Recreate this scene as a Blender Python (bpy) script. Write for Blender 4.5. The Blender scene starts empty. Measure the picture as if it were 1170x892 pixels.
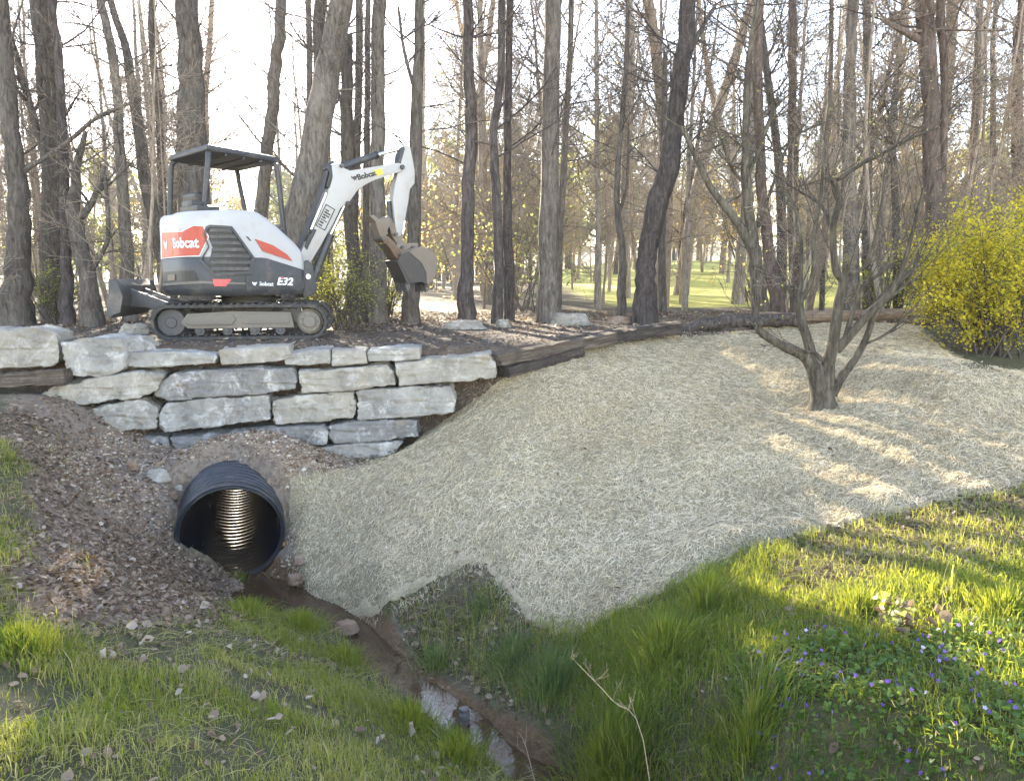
import bpy, bmesh, math, random
import numpy as np
from mathutils import Vector, Matrix, noise as mnoise

R = math.radians
scene = bpy.context.scene
COL = scene.collection

# ------------------------------------------------------------------ camera
F_PX, PW, PH = 867.0, 1170.0, 892.0      # focal length in photo pixels, photo size
PITCH = R(8.5)
EYE = Vector((0, 0, 0.8))                # z = 0 is the level of the road over the culvert
cam = bpy.data.cameras.new('camera')
camo = bpy.data.objects.new('camera', cam); COL.objects.link(camo)
camo.location = EYE
camo.rotation_euler = (math.pi/2 - PITCH, 0, 0)
cam.sensor_width = 36.0; cam.lens = F_PX/PW*36.0
cam.clip_start = 0.05; cam.clip_end = 5000
scene.camera = camo
CP, SP = math.cos(PITCH), math.sin(PITCH)

def ray(u, v):
    a = (u-PW/2)/F_PX; b = -(v-PH/2)/F_PX
    return Vector((a, CP + b*SP, -SP + b*CP))
def atY(u, v, Y):
    d = ray(u, v); return EYE + d*(Y/d.y)
def atZ(u, v, z):
    d = ray(u, v); return EYE + d*((z-EYE.z)/d.z)
def proj(x, y, z):
    z = z-EYE.z
    dep = y*CP - z*SP; up = y*SP + z*CP
    dep = np.where(np.abs(dep) < 1e-4, 1e-4, dep)
    return PW/2 + F_PX*x/dep, PH/2 - F_PX*up/dep, dep

def in_poly(u, v, poly):
    u = np.asarray(u); v = np.asarray(v); ins = np.zeros(u.shape, bool)
    n = len(poly); j = n-1
    for i in range(n):
        xi, yi = poly[i]; xj, yj = poly[j]
        c = ((yi > v) != (yj > v)) & (u < (xj-xi)*(v-yi)/((yj-yi) if yj != yi else 1e-9) + xi)
        ins ^= c; j = i
    return ins
def sstep(a, b, x):
    t = np.clip((x-a)/(b-a), 0, 1); return t*t*(3-2*t)

# ------------------------------------------------------------------ value noise in numpy
_rng0 = np.random.default_rng(7)
_perm = _rng0.permutation(4096); _val = _rng0.random(4096)
def vnoise(x, y, s=1.0, seed=0):
    x = np.asarray(x)/s + seed*17.3; y = np.asarray(y)/s + seed*31.7
    xi = np.floor(x).astype(int); yi = np.floor(y).astype(int); fx = x-xi; fy = y-yi
    fx = fx*fx*(3-2*fx); fy = fy*fy*(3-2*fy)
    h = lambda a, b: _val[_perm[(_perm[a & 4095] + b) & 4095]]
    return (h(xi, yi)*(1-fx)+h(xi+1, yi)*fx)*(1-fy) + (h(xi, yi+1)*(1-fx)+h(xi+1, yi+1)*fx)*fy
def fbm(x, y, s=1.0, o=4, seed=0):
    t = 0; a = .5
    for k in range(o):
        t = t + a*(vnoise(x, y, s/2**k, seed+k)-.5); a *= .55
    return t

# ------------------------------------------------------------------ mesh helpers
def fast_mesh(name, V, quads=None, tris=None, smooth=True):
    me = bpy.data.meshes.new(name)
    V = np.asarray(V, np.float32)
    q = np.asarray(quads, np.int32).reshape(-1, 4) if quads is not None else np.zeros((0, 4), np.int32)
    t = np.asarray(tris, np.int32).reshape(-1, 3) if tris is not None else np.zeros((0, 3), np.int32)
    me.vertices.add(len(V)); me.vertices.foreach_set('co', V.ravel())
    L = q.size + t.size
    me.loops.add(L); me.loops.foreach_set('vertex_index', np.concatenate([q.ravel(), t.ravel()]))
    me.polygons.add(len(q)+len(t))
    ls = np.concatenate([np.arange(len(q))*4, q.size+np.arange(len(t))*3]).astype(np.int32)
    me.polygons.foreach_set('loop_start', ls)
    me.polygons.foreach_set('use_smooth', np.full(len(q)+len(t), smooth))
    me.update(calc_edges=True)
    return me
def set_attr(me, name, arr):
    a = me.attributes.new(name, 'FLOAT', 'POINT'); a.data.foreach_set('value', np.asarray(arr, np.float32).ravel())

def link(name, me, mat=None, parent=None):
    o = bpy.data.objects.new(name, me); COL.objects.link(o)
    if mat is not None:
        for m in (mat if isinstance(mat, (list, tuple)) else [mat]): me.materials.append(m)
    if parent is not None: o.parent = parent
    return o
def tag(o, label=None, cat=None, group=None, kind=None):
    if label: o['label'] = label
    if cat: o['category'] = cat
    if group: o['group'] = group
    if kind: o['kind'] = kind
    return o
def empty(name, loc=(0, 0, 0), rz=0.0):
    o = bpy.data.objects.new(name, None); COL.objects.link(o); o.location = loc; o.rotation_euler = (0, 0, rz)
    o.empty_display_size = .2
    return o

class MB:
    """collects shapes, builds ONE mesh object"""
    def __init__(self): self.v = []; self.f = []
    def add(self, vs, fs):
        b = len(self.v); self.v += [tuple(p) for p in vs]; self.f += [tuple(i+b for i in f) for f in fs]
    def box(self, c, d, M=None):
        x, y, z = d[0]/2, d[1]/2, d[2]/2
        vs = [Vector((sx*x, sy*y, sz*z)) for sz in (-1, 1) for sx, sy in ((-1, -1), (1, -1), (1, 1), (-1, 1))]
        if M is not None: vs = [M @ p for p in vs]
        self.add([p+Vector(c) for p in vs], [(3, 2, 1, 0), (4, 5, 6, 7), (0, 1, 5, 4), (1, 2, 6, 5), (2, 3, 7, 6), (3, 0, 4, 7)])
    def prism(self, A, B):
        n = len(A); self.add(list(A)+list(B), [tuple(range(n-1, -1, -1)), tuple(range(n, 2*n))] + [(i, (i+1) % n, n+(i+1) % n, n+i) for i in range(n)])
    def tube(self, pts, rad, n=8, caps=True):
        pts = [Vector(p) for p in pts]
        if not hasattr(rad, '__len__'): rad = [rad]*len(pts)
        base = len(self.v); prev = None
        for i, p in enumerate(pts):
            t = (pts[min(i+1, len(pts)-1)]-pts[max(i-1, 0)]).normalized()
            if prev is None:
                ref = Vector((0, 0, 1)) if abs(t.z) < .9 else Vector((1, 0, 0)); a = t.cross(ref).normalized()
            else:
                a = (prev - t*prev.dot(t)).normalized()
            prev = a; b = t.cross(a)
            for k in range(n):
                an = 2*math.pi*k/n; self.v.append(tuple(p + (a*math.cos(an)+b*math.sin(an))*rad[i]))
        for i in range(len(pts)-1):
            for k in range(n):
                q = base+i*n; self.f.append((q+k, q+(k+1) % n, q+n+(k+1) % n, q+n+k))
        if caps:
            self.f.append(tuple(base+k for k in range(n-1, -1, -1))); q = base+(len(pts)-1)*n; self.f.append(tuple(q+k for k in range(n)))
    def build(self, name, mat, parent=None, bevel=0, seg=2, smooth=None, M=None):
        me = bpy.data.meshes.new(name); me.from_pydata(self.v, [], self.f); me.update()
        bm = bmesh.new(); bm.from_mesh(me)
        bmesh.ops.recalc_face_normals(bm, faces=bm.faces)
        if bevel:
            es = [e for e in bm.edges if len(e.link_faces) == 2 and e.calc_face_angle(0) > R(28)]
            bmesh.ops.bevel(bm, geom=es, offset=bevel, segments=seg, affect='EDGES', clamp_overlap=True, profile=.6)
        if M is not None: bm.transform(M)
        if smooth is None: smooth = True
        for f in bm.faces: f.smooth = smooth
        for e in bm.edges:
            if len(e.link_faces) == 2 and e.calc_face_angle(0) > R(38): e.smooth = False
        bm.to_mesh(me); bm.free()
        return link(name, me, mat, parent)

def tubes_mesh(name, tubes, sides=None):
    """tubes: list of (pts list, radii list, nsides) -> one mesh, vectorised by shape"""
    from collections import defaultdict
    grp = defaultdict(list)
    for p, r, s in tubes: grp[(len(p), s)].append((p, r))
    Vs = []; Q = []; base = 0
    for (n, s), lst in grp.items():
        P = np.array([a for a, _ in lst], float); Rr = np.array([b for _, b in lst], float)
        T = np.empty_like(P); T[:, 1:-1] = P[:, 2:]-P[:, :-2]; T[:, 0] = P[:, 1]-P[:, 0]; T[:, -1] = P[:, -1]-P[:, -2]
        T /= np.linalg.norm(T, axis=2, keepdims=True)+1e-9
        ov = (P[:, -1]-P[:, 0]); ov /= np.linalg.norm(ov, axis=1, keepdims=True)+1e-9
        ref = np.where(np.abs(ov[:, 2:3]) < .8, [[0, 0, 1.]], [[1., 0, 0]])[:, None, :]
        A = np.cross(T, np.broadcast_to(ref, T.shape)); A /= np.linalg.norm(A, axis=2, keepdims=True)+1e-9
        B = np.cross(T, A)
        an = 2*np.pi*np.arange(s)/s
        ring = P[:, :, None, :] + Rr[:, :, None, None]*(A[:, :, None, :]*np.cos(an)[None, None, :, None] + B[:, :, None, :]*np.sin(an)[None, None, :, None])
        m = len(lst); Vs.append(ring.reshape(-1, 3))
        idx = base + np.arange(m*n*s).reshape(m, n, s)
        a = idx[:, :-1, :]; b = np.roll(a, -1, axis=2); d = idx[:, 1:, :]; c = np.roll(d, -1, axis=2)
        Q.append(np.stack([a, b, c, d], -1).reshape(-1, 4)); base += m*n*s
    return fast_mesh(name, np.concatenate(Vs), np.concatenate(Q))

# ------------------------------------------------------------------ materials
class NT:
    def __init__(self, name):
        self.m = bpy.data.materials.new(name); self.m.use_nodes = True
        self.t = self.m.node_tree; self.t.nodes.clear()
        self.out = self.n('ShaderNodeOutputMaterial')
    def n(self, typ, **kw):
        nd = self.t.nodes.new(typ)
        for k, v in kw.items(): setattr(nd, k, v)
        return nd
    def l(self, a, b): self.t.links.new(a, b)
    def val(self, sock, v):
        if hasattr(v, 'is_linked') or hasattr(v, 'links'): self.l(v, sock)
        else: sock.default_value = v
    def noise(self, vec, scale, detail=4, rough=.55, dist=0.0, dims='3D'):
        nd = self.n('ShaderNodeTexNoise', noise_dimensions=dims)
        nd.inputs['Scale'].default_value = scale; nd.inputs['Detail'].default_value = detail; nd.inputs['Roughness'].default_value = rough
        nd.inputs['Distortion'].default_value = dist
        if vec is not None: self.l(vec, nd.inputs['Vector'])
        return nd.outputs['Fac']
    def voro(self, vec, scale, feature='F1', out='Distance'):
        nd = self.n('ShaderNodeTexVoronoi', feature=feature); nd.inputs['Scale'].default_value = scale
        if vec is not None: self.l(vec, nd.inputs['Vector'])
        return nd.outputs[out]
    def ramp(self, fac, stops):
        nd = self.n('ShaderNodeValToRGB'); cr = nd.color_ramp
        while len(cr.elements) > 1: cr.elements.remove(cr.elements[-1])
        for i, (p, c) in enumerate(stops):
            e = cr.elements[0] if i == 0 else cr.elements.new(p)
            e.position = p; e.color = (*c, 1) if len(c) == 3 else c
        self.l(fac, nd.inputs[0]); return nd.outputs[0]
    def mix(self, fac, a, b, mode='MIX'):
        nd = self.n('ShaderNodeMix', data_type='RGBA', blend_type=mode)
        self.val(nd.inputs[0], fac)
        for s, v in ((nd.inputs[6], a), (nd.inputs[7], b)):
            self.val(s, v if hasattr(v, 'links') else (*v, 1) if len(v) == 3 else v)
        return nd.outputs[2]
    def math(self, op, a, b=0.0, clamp=False):
        nd = self.n('ShaderNodeMath', operation=op, use_clamp=clamp); self.val(nd.inputs[0], a); self.val(nd.inputs[1], b); return nd.outputs[0]
    def maprange(self, v, a, b, c=0., d=1.):
        nd = self.n('ShaderNodeMapRange', interpolation_type='SMOOTHSTEP'); self.l(v, nd.inputs[0])
        for i, x in enumerate((a, b, c, d)): nd.inputs[i+1].default_value = x
        return nd.outputs[0]
    def attr(self, name, out='Fac'):
        nd = self.n('ShaderNodeAttribute', attribute_name=name); return nd.outputs[out]
    def coords(self, kind='Object', scale=(1, 1, 1)):
        tc = self.n('ShaderNodeTexCoord'); o = tc.outputs[kind]
        if tuple(scale) != (1, 1, 1):
            mp = self.n('ShaderNodeMapping'); mp.inputs['Scale'].default_value = scale; self.l(o, mp.inputs[0]); o = mp.outputs[0]
        return o
    def pos(self): return self.n('ShaderNodeNewGeometry').outputs['Position']
    def rand(self): return self.n('ShaderNodeObjectInfo').outputs['Random']
    def bump(self, h, strength=.5, dist=.02, normal=None):
        nd = self.n('ShaderNodeBump'); nd.inputs['Strength'].default_value = strength; nd.inputs['Distance'].default_value = dist
        self.l(h, nd.inputs['Height'])
        if normal is not None: self.l(normal, nd.inputs['Normal'])
        return nd.outputs[0]
    def bsdf(self, col, rough=.7, metal=0.0, normal=None, spec=.5, trans=None, tw=.4):
        p = self.n('ShaderNodeBsdfPrincipled')
        self.val(p.inputs['Base Color'], col if hasattr(col, 'links') else (*col, 1))
        self.val(p.inputs['Roughness'], rough); self.val(p.inputs['Metallic'], metal)
        p.inputs['Specular IOR Level'].default_value = spec
        if normal is not None: self.l(normal, p.inputs['Normal'])
        s = p.outputs[0]
        if trans is not None:
            tb = self.n('ShaderNodeBsdfTranslucent'); self.val(tb.inputs[0], trans if hasattr(trans, 'links') else (*trans, 1))
            mx = self.n('ShaderNodeMixShader'); mx.inputs[0].default_value = tw
            self.l(s, mx.inputs[1]); self.l(tb.outputs[0], mx.inputs[2]); s = mx.outputs[0]
        self.l(s, self.out.inputs[0]); self.p = p
        return self.m

def paint(name, col, rough=.4, metal=0., dirt=.25, dirtcol=(.16, .13, .10), scale=6.):
    t = NT(name); c = t.coords('Object')
    n1 = t.noise(c, scale, 6, .65); f = t.maprange(n1, .48, .75, 0, dirt)
    n2 = t.noise(c, scale*9, 3, .6)
    f2 = t.math('ADD', f, t.maprange(n2, .58, .8, 0, dirt*.6), True)
    colr = t.mix(f2, col, dirtcol)
    ro = t.math('ADD', rough, t.math('MULTIPLY', f2, .4))
    return t.bsdf(colr, ro, metal, t.bump(n2, .06, .01))
M = {}
M['white'] = paint('white_paint', (.36, .36, .37), .4, 0, .55, (.30, .25, .19), 4)
M['white_boom'] = paint('white_boom_paint', (.345, .34, .33), .45, 0, .65, (.34, .28, .22), 7)
M['red'] = paint('red_paint', (.36, .045, .022), .4, 0, .35, (.10, .03, .02), 9)
M['red_lens'] = paint('red_reflector', (.55, .03, .05), .25, 0, .1)
M['charcoal'] = paint('charcoal_plastic', (.030, .033, .038), .5, 0, .6, (.15, .128, .10), 5)
M['charcoal_dusty'] = paint('dusty_steel', (.05, .05, .052), .6, 0, .8, (.20, .17, .14), 3)
M['black'] = paint('black_plastic', (.012, .012, .013), .5, 0, .25, (.07, .06, .05), 8)
M['steel'] = paint('bare_steel', (.42, .42, .43), .3, .9, .3, (.2, .16, .12), 6)
M['rod'] = paint('chrome_rod', (.75, .75, .76), .15, 1., .1)
M['rubber'] = paint('track_rubber', (.028, .027, .026), .75, 0, .75, (.14, .118, .092), 12)
M['dirty_frame'] = paint('mud_caked_steel', (.13, .118, .10), .7, 0, .8, (.24, .205, .165), 5)
M['worn_steel'] = paint('worn_bucket_steel', (.15, .125, .10), .6, .15, .7, (.18, .13, .09), 7)
M['rusty'] = paint('rust_brown_steel', (.115, .075, .05), .6, .3, .6, (.2, .13, .08), 9)
M['bucket_inside'] = paint('dark_bucket_steel', (.05, .045, .042), .6, .3, .4, (.12, .1, .08), 9)
M['grey_line'] = paint('light_grey_paint', (.7, .7, .7), .5, 0, .1)
M['black_ink'] = paint('black_ink', (.015, .015, .016), .5, 0, .1)
M['yellow'] = paint('yellow_sticker', (.7, .5, .03), .5, 0, .2)
M['hose'] = paint('black_hose', (.02, .021, .024), .45, 0, .3, (.1, .1, .1), 20)
# ------------------------------------------------------------------ terrain
CREEK_PX = [(262, 640, -2.02), (300, 662, -2.05), (335, 678, -2.06), (375, 700, -2.07), (415, 728, -2.08), (460, 772, -2.10), (510, 812, -2.12), (560, 848, -2.14), (605, 884, -2.16)]
CREEK = [atZ(*p) for p in CREEK_PX]
CREEK = CREEK + [Vector((.75, 3.3, -2.2)), Vector((1.4, 2.0, -2.25)), Vector((2.2, .3, -2.3))]
CTRL = [
 (0,880,-.85),(150,880,-.95),(300,880,-1.15),(430,880,-1.5),(520,880,-1.85),
 (0,800,-.85),(200,800,-1.1),(350,800,-1.45),(450,820,-1.85),
 (0,720,-.85),(150,720,-1.1),(250,700,-1.5),(320,705,-1.85),(385,750,-1.9),
 (0,640,-.8),(100,640,-1.1),(200,645,-1.7),(250,660,-1.98),
 (0,560,-.75),(100,560,-1.0),(175,590,-1.4),(205,605,-1.6),
 (0,500,-.6),(80,500,-.8),(0,450,-.45),(60,458,-.5),(120,510,-.95),(180,530,-1.12),(230,535,-1.1),(320,538,-1.12),
 (340,600,-1.6),(335,650,-1.95),(375,690,-1.98),
 (470,510,-1.02),(560,440,-.45),(400,535,-1.2),(640,402,-.16),(770,384,-.06),(900,374,.06),(1000,370,.1),
 (940,465,-.6),(800,500,-.78),(1080,500,-.62),(700,460,-.55),(585,600,-1.30),(470,600,-1.42),(700,600,-1.26),(420,660,-1.72),(640,520,-.92),
 (920,606,-1.2),(830,634,-1.26),(760,672,-1.42),(700,700,-1.58),(650,725,-1.76),(590,690,-1.70),(545,640,-1.56),(480,672,-1.80),
 (1170,553,-.8),(1040,580,-1.0),(1170,500,-.65),(1170,430,-.30),(1100,415,-.10),
 (1170,880,-1.05),(1000,880,-1.1),(850,880,-1.35),(720,880,-1.75),(650,880,-2.02),
 (1170,760,-1.0),(1000,760,-1.1),(850,760,-1.3),(720,780,-1.65),(610,800,-2.0),
 (1170,650,-.95),(1050,640,-1.0),(900,660,-1.2),(540,690,-1.84),(490,715,-2.03),(560,745,-1.98)]
_C = np.array([tuple(atZ(*c)) for c in CTRL])
_C = np.vstack([_C, [[-3, 8.6, -1.1], [-1, 8.7, -1.1], [-5.5, 8.9, -.5], [-3, 9.6, -1.1], [-1, 9.6, -.9], [1.5, 11.5, .0], [6, 12, .1], [-6.5, 6, -.6], [-6, 3, -.7], [7, 6, -.6], [6.5, 3, -.8],
                     [2.5, 1.2, -1.3], [-2, 1, -.85], [0, 1.2, -1.5]]])
def _U(r2): return r2*np.log(np.maximum(r2, 1e-9))*.5
def _tps():
    X = _C[:, :2]; n = len(X)
    d = ((X[:, None]-X[None])**2).sum(-1)
    K = _U(d) + np.eye(n)*.02; P = np.hstack([np.ones((n, 1)), X])
    A = np.zeros((n+3, n+3)); A[:n, :n] = K; A[:n, n:] = P; A[n:, :n] = P.T
    return np.linalg.solve(A, np.concatenate([_C[:, 2], np.zeros(3)]))
_W = _tps()
EDGE = np.array([(-60, 9.5), (-12, 9.0), (-6, 8.62), (-5, 8.55), (-3, 8.5), (-.1, 8.5), (.15, 8.62), (2.4, 10.75), (3.6, 11.1), (6.5, 11.6), (14, 12.0), (60, 12.5)])
def seg_dist(x, y, pts):
    best = np.full(x.shape, 1e9); sgn = np.ones(x.shape); tpar = np.zeros(x.shape)
    for i in range(len(pts)-1):
        a = pts[i]; b = pts[i+1]; dx, dy = b[0]-a[0], b[1]-a[1]; L2 = dx*dx+dy*dy
        t = np.clip(((x-a[0])*dx+(y-a[1])*dy)/L2, 0, 1)
        px = a[0]+t*dx; py = a[1]+t*dy; d = np.hypot(x-px, y-py)
        m = d < best; best = np.where(m, d, best); tpar = np.where(m, i+t, tpar)
        sgn = np.where(m, np.sign(dx*(y-a[1])-dy*(x-a[0])), sgn)
    return best, sgn, tpar
PIPE_R = .50
PIPE_A = atY(268, 598, 6.95); PIPE_A = Vector((PIPE_A.x-.04, 6.95, -1.615))
PIPE_DIR = Vector((-.335, 1, .112)).normalized(); PIPE_L = 5.0
_h = Vector((PIPE_DIR.x, PIPE_DIR.y)).normalized()
def pipe_st(x, y):
    """distance along and across the pipe's axis in plan"""
    px = x-PIPE_A.x; py = y-PIPE_A.y; return px*_h.x+py*_h.y, px*_h.y-py*_h.x
def height(x, y):
    x = np.asarray(x, float); y = np.asarray(y, float); shp = x.shape
    x = x.ravel(); y = y.ravel()
    xc = np.clip(x, -6.5, 7); yc = np.clip(y, 1.0, 11.5)
    z = np.empty(x.shape)
    for k in range(0, len(x), 40000):
        a = xc[k:k+40000]; b = yc[k:k+40000]
        d = (a[:, None]-_C[None, :, 0])**2 + (b[:, None]-_C[None, :, 1])**2
        z[k:k+40000] = _U(d) @ _W[:-3] + _W[-3] + a*_W[-2] + b*_W[-1]
    z = np.clip(z, -2.6, .35)
    # the creek bed
    cp = np.array([(p.x, p.y) for p in CREEK]); cz = np.array([p.z for p in CREEK])
    d, s, tp = seg_dist(x, y, cp)
    wz = np.interp(tp, np.arange(len(cz)), cz)
    hw = .07 + .12*vnoise(x, y, .35, 3)
    slope = 1.9 + 7*sstep(CREEK[0].y-.06, CREEK[0].y+.42, y)
    bank = wz - .07 + np.maximum(0, d-hw)*slope + .05*fbm(x, y, .2, 3, 5)
    near = d < 1.3
    z = np.where(near, np.minimum(z, np.maximum(bank, wz-.12)), z)
    # small relief
    z = z + .05*fbm(x, y, .9, 4, 11) + .028*fbm(x, y, .16, 3, 21)
    # soil heaped over the pipe
    pa, pl = pipe_st(x, y); z = z + .13*np.exp(-(pl/.75)**4)*sstep(.10, .34, pa)*(1-sstep(.8, 1.15, pa))
    # the road fill behind the wall and the woods beyond
    de, se, _ = seg_dist(x, y, EDGE)
    sd = de*se
    dk = .012*fbm(x, y, .12, 3, 31)*6*.35 + .05*fbm(x, y, 1.3, 3, 33)
    dk = dk - .05*sstep(-3, 1, x)*(1-sstep(9.5, 12, y))*0
    far = np.maximum(0, y-15)
    rise = .034*far*sstep(-6, 16, x) + .006*far
    rise = rise*(1-sstep(60, 140, y)) + (.034*52*sstep(-6, 16, x)+.3)*sstep(60, 140, y)
    dk = dk + rise + .25*fbm(x, y, 9, 3, 41)*sstep(15, 30, y) + 16*sstep(110, 330, y)*(.55+.6*vnoise(x, y, 110, 2)) 
    # a dip behind the road where the culvert comes out again
    dk = dk - np.interp(y, [0, 16, 24, 31], [1.72, 1.72, .55, 0])*np.exp(-(pl/.95)**4)*sstep(4.4, 4.9, pa)
    w = sstep(-.05, .28, sd)
    # on the mat side the ground simply runs on
    z = z*(1-w) + dk*w
    return z.reshape(shp)
def hz(x, y): return float(height(np.array([x]), np.array([y]))[0])

def axis_pts(lo, hi, step, far_lo, far_hi, g=1.16):
    a = list(np.arange(lo, hi+1e-6, step)); s = step; p = hi
    while p < far_hi: s *= g; p += s; a.append(p)
    s = step; p = lo; b = []
    while p > far_lo: s *= g; p -= s; b.append(p)
    return np.array(b[::-1]+a)
GX = axis_pts(-7.0, 7.0, .045, -330, 330); GY = axis_pts(1.2, 13.0, .04, -60, 440)
XX, YY = np.meshgrid(GX, GY)
ZZ = height(XX, YY)
# the ground hugs the pipe: whatever would stand inside it is laid on its back
_t, _dx = pipe_st(XX, YY); _az = PIPE_A.z+PIPE_DIR.z*_t
_top = _az+np.sqrt(np.maximum(0, .462**2-_dx**2))
SNAP = (np.abs(_dx) < .46) & (_t > .05) & (_t < PIPE_L-.05) & (ZZ < _top)
ZZ = np.where(SNAP, _top, ZZ)
CURT = (np.abs(_dx) < .46) & ((_t <= .05) | (_t >= PIPE_L-.05))

MAT_PX = [(332,545),(329,575),(338,610),(342,660),(368,690),(385,706),(410,702),(440,690),(470,675),(505,655),(545,640),(565,655),(585,680),(605,706),(650,727),(700,702),(760,673),(800,650),(830,635),(900,613),(960,600),(1040,580),(1170,552),(1300,530),(1330,440),(1180,425),(1110,425),(1075,400),(1045,376),(1032,367),(960,367),(900,373),(780,381),(760,384),(700,393),(640,405),(590,425),(545,455),(525,470),(510,482),(470,511),(450,522),(400,538)]
LITTER_PX = [(0,440),(70,440),(95,475),(110,520),(150,560),(200,600),(230,650),(300,665),(320,690),(260,700),(150,715),(60,725),(0,700),(0,650),(40,600),(30,540),(0,500)]
CLAY_PX = [(20,436),(120,448),(240,490),(380,500),(400,545),(345,560),(345,700),(300,680),(250,655),(200,620),(150,600),(90,575),(55,530)]
BANK_PX = [(440,690),(545,640),(605,706),(640,735),(600,790),(640,880),(600,880),(470,740)]
SHADE_LITTER_PX = [(900,613),(960,600),(1040,580),(1170,552),(1260,540),(1260,640),(1100,640),(1000,660),(930,680),(880,670)]
# meadow and wood regions in world terms
UU, VV, DD = proj(XX, YY, ZZ)
front = (DD > .5) & (YY < 12.5)
jx = UU + 26*fbm(XX, YY, .5, 3, 51); jy = VV + 20*fbm(XX, YY, .5, 3, 52)
de_, se_, _t = seg_dist(XX.ravel(), YY.ravel(), EDGE); SD = (de_*se_).reshape(XX.shape)
below = SD < .1
m_mat = front & below & in_poly(UU, VV, MAT_PX)
m_lit = (front & below & in_poly(jx, jy, LITTER_PX)).astype(float)
m_clay = (front & below & in_poly(jx, jy, CLAY_PX)).astype(float)
m_clay = np.maximum(m_clay, (np.hypot((XX-PIPE_A.x)/1.05, (YY-7.7)/.8) < 1+.5*fbm(XX, YY, .4, 2, 55)).astype(float))
m_lit = m_lit*(1-.8*m_clay)
m_bank = (front & below & (in_poly(jx, jy, BANK_PX) | in_poly(jx, jy, SHADE_LITTER_PX))).astype(float)
def blur(a, n):
    for _ in range(n):
        b = a.copy(); b[1:-1, 1:-1] = (a[1:-1, 1:-1]*2+a[:-2, 1:-1]+a[2:, 1:-1]+a[1:-1, :-2]+a[1:-1, 2:])/6; a = b
    return a
m_lit = blur(m_lit, 30); m_clay = blur(m_clay, 26); m_bank = blur(m_bank, 10)
cp_ = np.array([(p.x, p.y) for p in CREEK]); dcr, _, _ = seg_dist(XX.ravel(), YY.ravel(), cp_); dcr = dcr.reshape(XX.shape)
m_creek = 1-sstep(.12, .30, dcr)
m_soil = sstep(-.15, .1, SD)*(1-sstep(13.2, 15.5, YY+1.2*fbm(XX, YY, 1.5, 3, 61)))
m_wood = sstep(-.15, .1, SD)*(1-m_soil)
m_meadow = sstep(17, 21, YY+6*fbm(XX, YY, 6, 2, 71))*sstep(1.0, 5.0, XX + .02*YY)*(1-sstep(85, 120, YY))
V = np.stack([XX, YY, ZZ], -1).reshape(-1, 3)
ny, nx = XX.shape
I = np.arange(ny*nx).reshape(ny, nx)
Qd = np.stack([I[:-1, :-1], I[:-1, 1:], I[1:, 1:], I[1:, :-1]], -1).reshape(-1, 4)
# open the ground where the pipe runs through it
sn = SNAP.ravel()[Qd]; cu = CURT.ravel()[Qd]
inside = sn.any(1) & cu.any(1)
Qd = Qd[~inside]
g_me = fast_mesh('ground', V, Qd)
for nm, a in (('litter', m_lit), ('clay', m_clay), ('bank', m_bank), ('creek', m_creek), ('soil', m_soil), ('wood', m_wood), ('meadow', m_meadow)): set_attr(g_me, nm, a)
def ground_mat():
    t = NT('ground_soil'); p = t.pos()
    nA = t.noise(p, 3.0, 6, .65); nB = t.noise(p, 22, 5, .7); nC = t.noise(p, 90, 3, .7); vo = t.voro(p, 34, 'F1', 'Color')
    sep = t.n('ShaderNodeSeparateColor'); t.l(vo, sep.inputs[0]); vr = sep.outputs[0]
    lawn = t.mix(nB, (.035, .045, .016), (.10, .085, .045))
    lawn = t.mix(t.maprange(nA, .5, .7, 0, .6), lawn, (.14, .12, .075))
    litter = t.ramp(t.math('ADD', t.math('MULTIPLY', vr, .6), t.math('MULTIPLY', nB, .5)), [(.1, (.055, .038, .027)), (.45, (.135, .098, .07)), (.75, (.23, .175, .13)), (1, (.33, .27, .21))])
    clay = t.ramp(nB, [(.2, (.10, .072, .05)), (.5, (.21, .155, .11)), (.8, (.34, .275, .21))])
    clay = t.mix(t.maprange(nA, .42, .6, 0, .8), clay, (.20, .17, .14))
    clay = t.mix(t.maprange(vr, .55, .8, 0, .6), clay, (.10, .08, .065))
    bank = t.ramp(nB, [(.25, (.04, .032, .02)), (.5, (.10, .085, .055)), (.8, (.21, .18, .125))])
    creek = t.ramp(nB, [(.2, (.06, .035, .02)), (.5, (.12, .075, .04)), (.8, (.2, .15, .1))])
    soil = t.ramp(nB, [(.25, (.03, .022, .016)), (.5, (.075, .055, .04)), (.75, (.15, .115, .085))])
    soil = t.mix(t.maprange(nA, .5, .68, 0, .7), soil, (.16, .12, .085))
    wood = t.mix(nB, (.05, .038, .025), (.17, .13, .085))
    wood = t.mix(t.maprange(nA, .45, .65, 0, .5), wood, (.08, .10, .035))
    mead = t.mix(t.noise(p, .35, 5, .6), (.34, .34, .06), (.46, .43, .11))  # yellow raised to stand in for sunshine the tree-shaded field lacks
    c = lawn
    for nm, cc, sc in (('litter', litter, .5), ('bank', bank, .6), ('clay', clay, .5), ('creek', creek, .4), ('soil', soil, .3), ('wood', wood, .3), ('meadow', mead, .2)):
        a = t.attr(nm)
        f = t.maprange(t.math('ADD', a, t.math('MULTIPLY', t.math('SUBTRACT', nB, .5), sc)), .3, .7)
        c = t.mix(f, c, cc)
    h = t.math('ADD', nB, t.math('MULTIPLY', nC, .5)); h = t.math('ADD', h, t.math('MULTIPLY', vr, .25))
    return t.bsdf(c, .9, 0, t.bump(h, .7, .03), .25)
M['ground'] = ground_mat()
ground = tag(link('ground', g_me, M['ground']), kind='structure')

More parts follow.
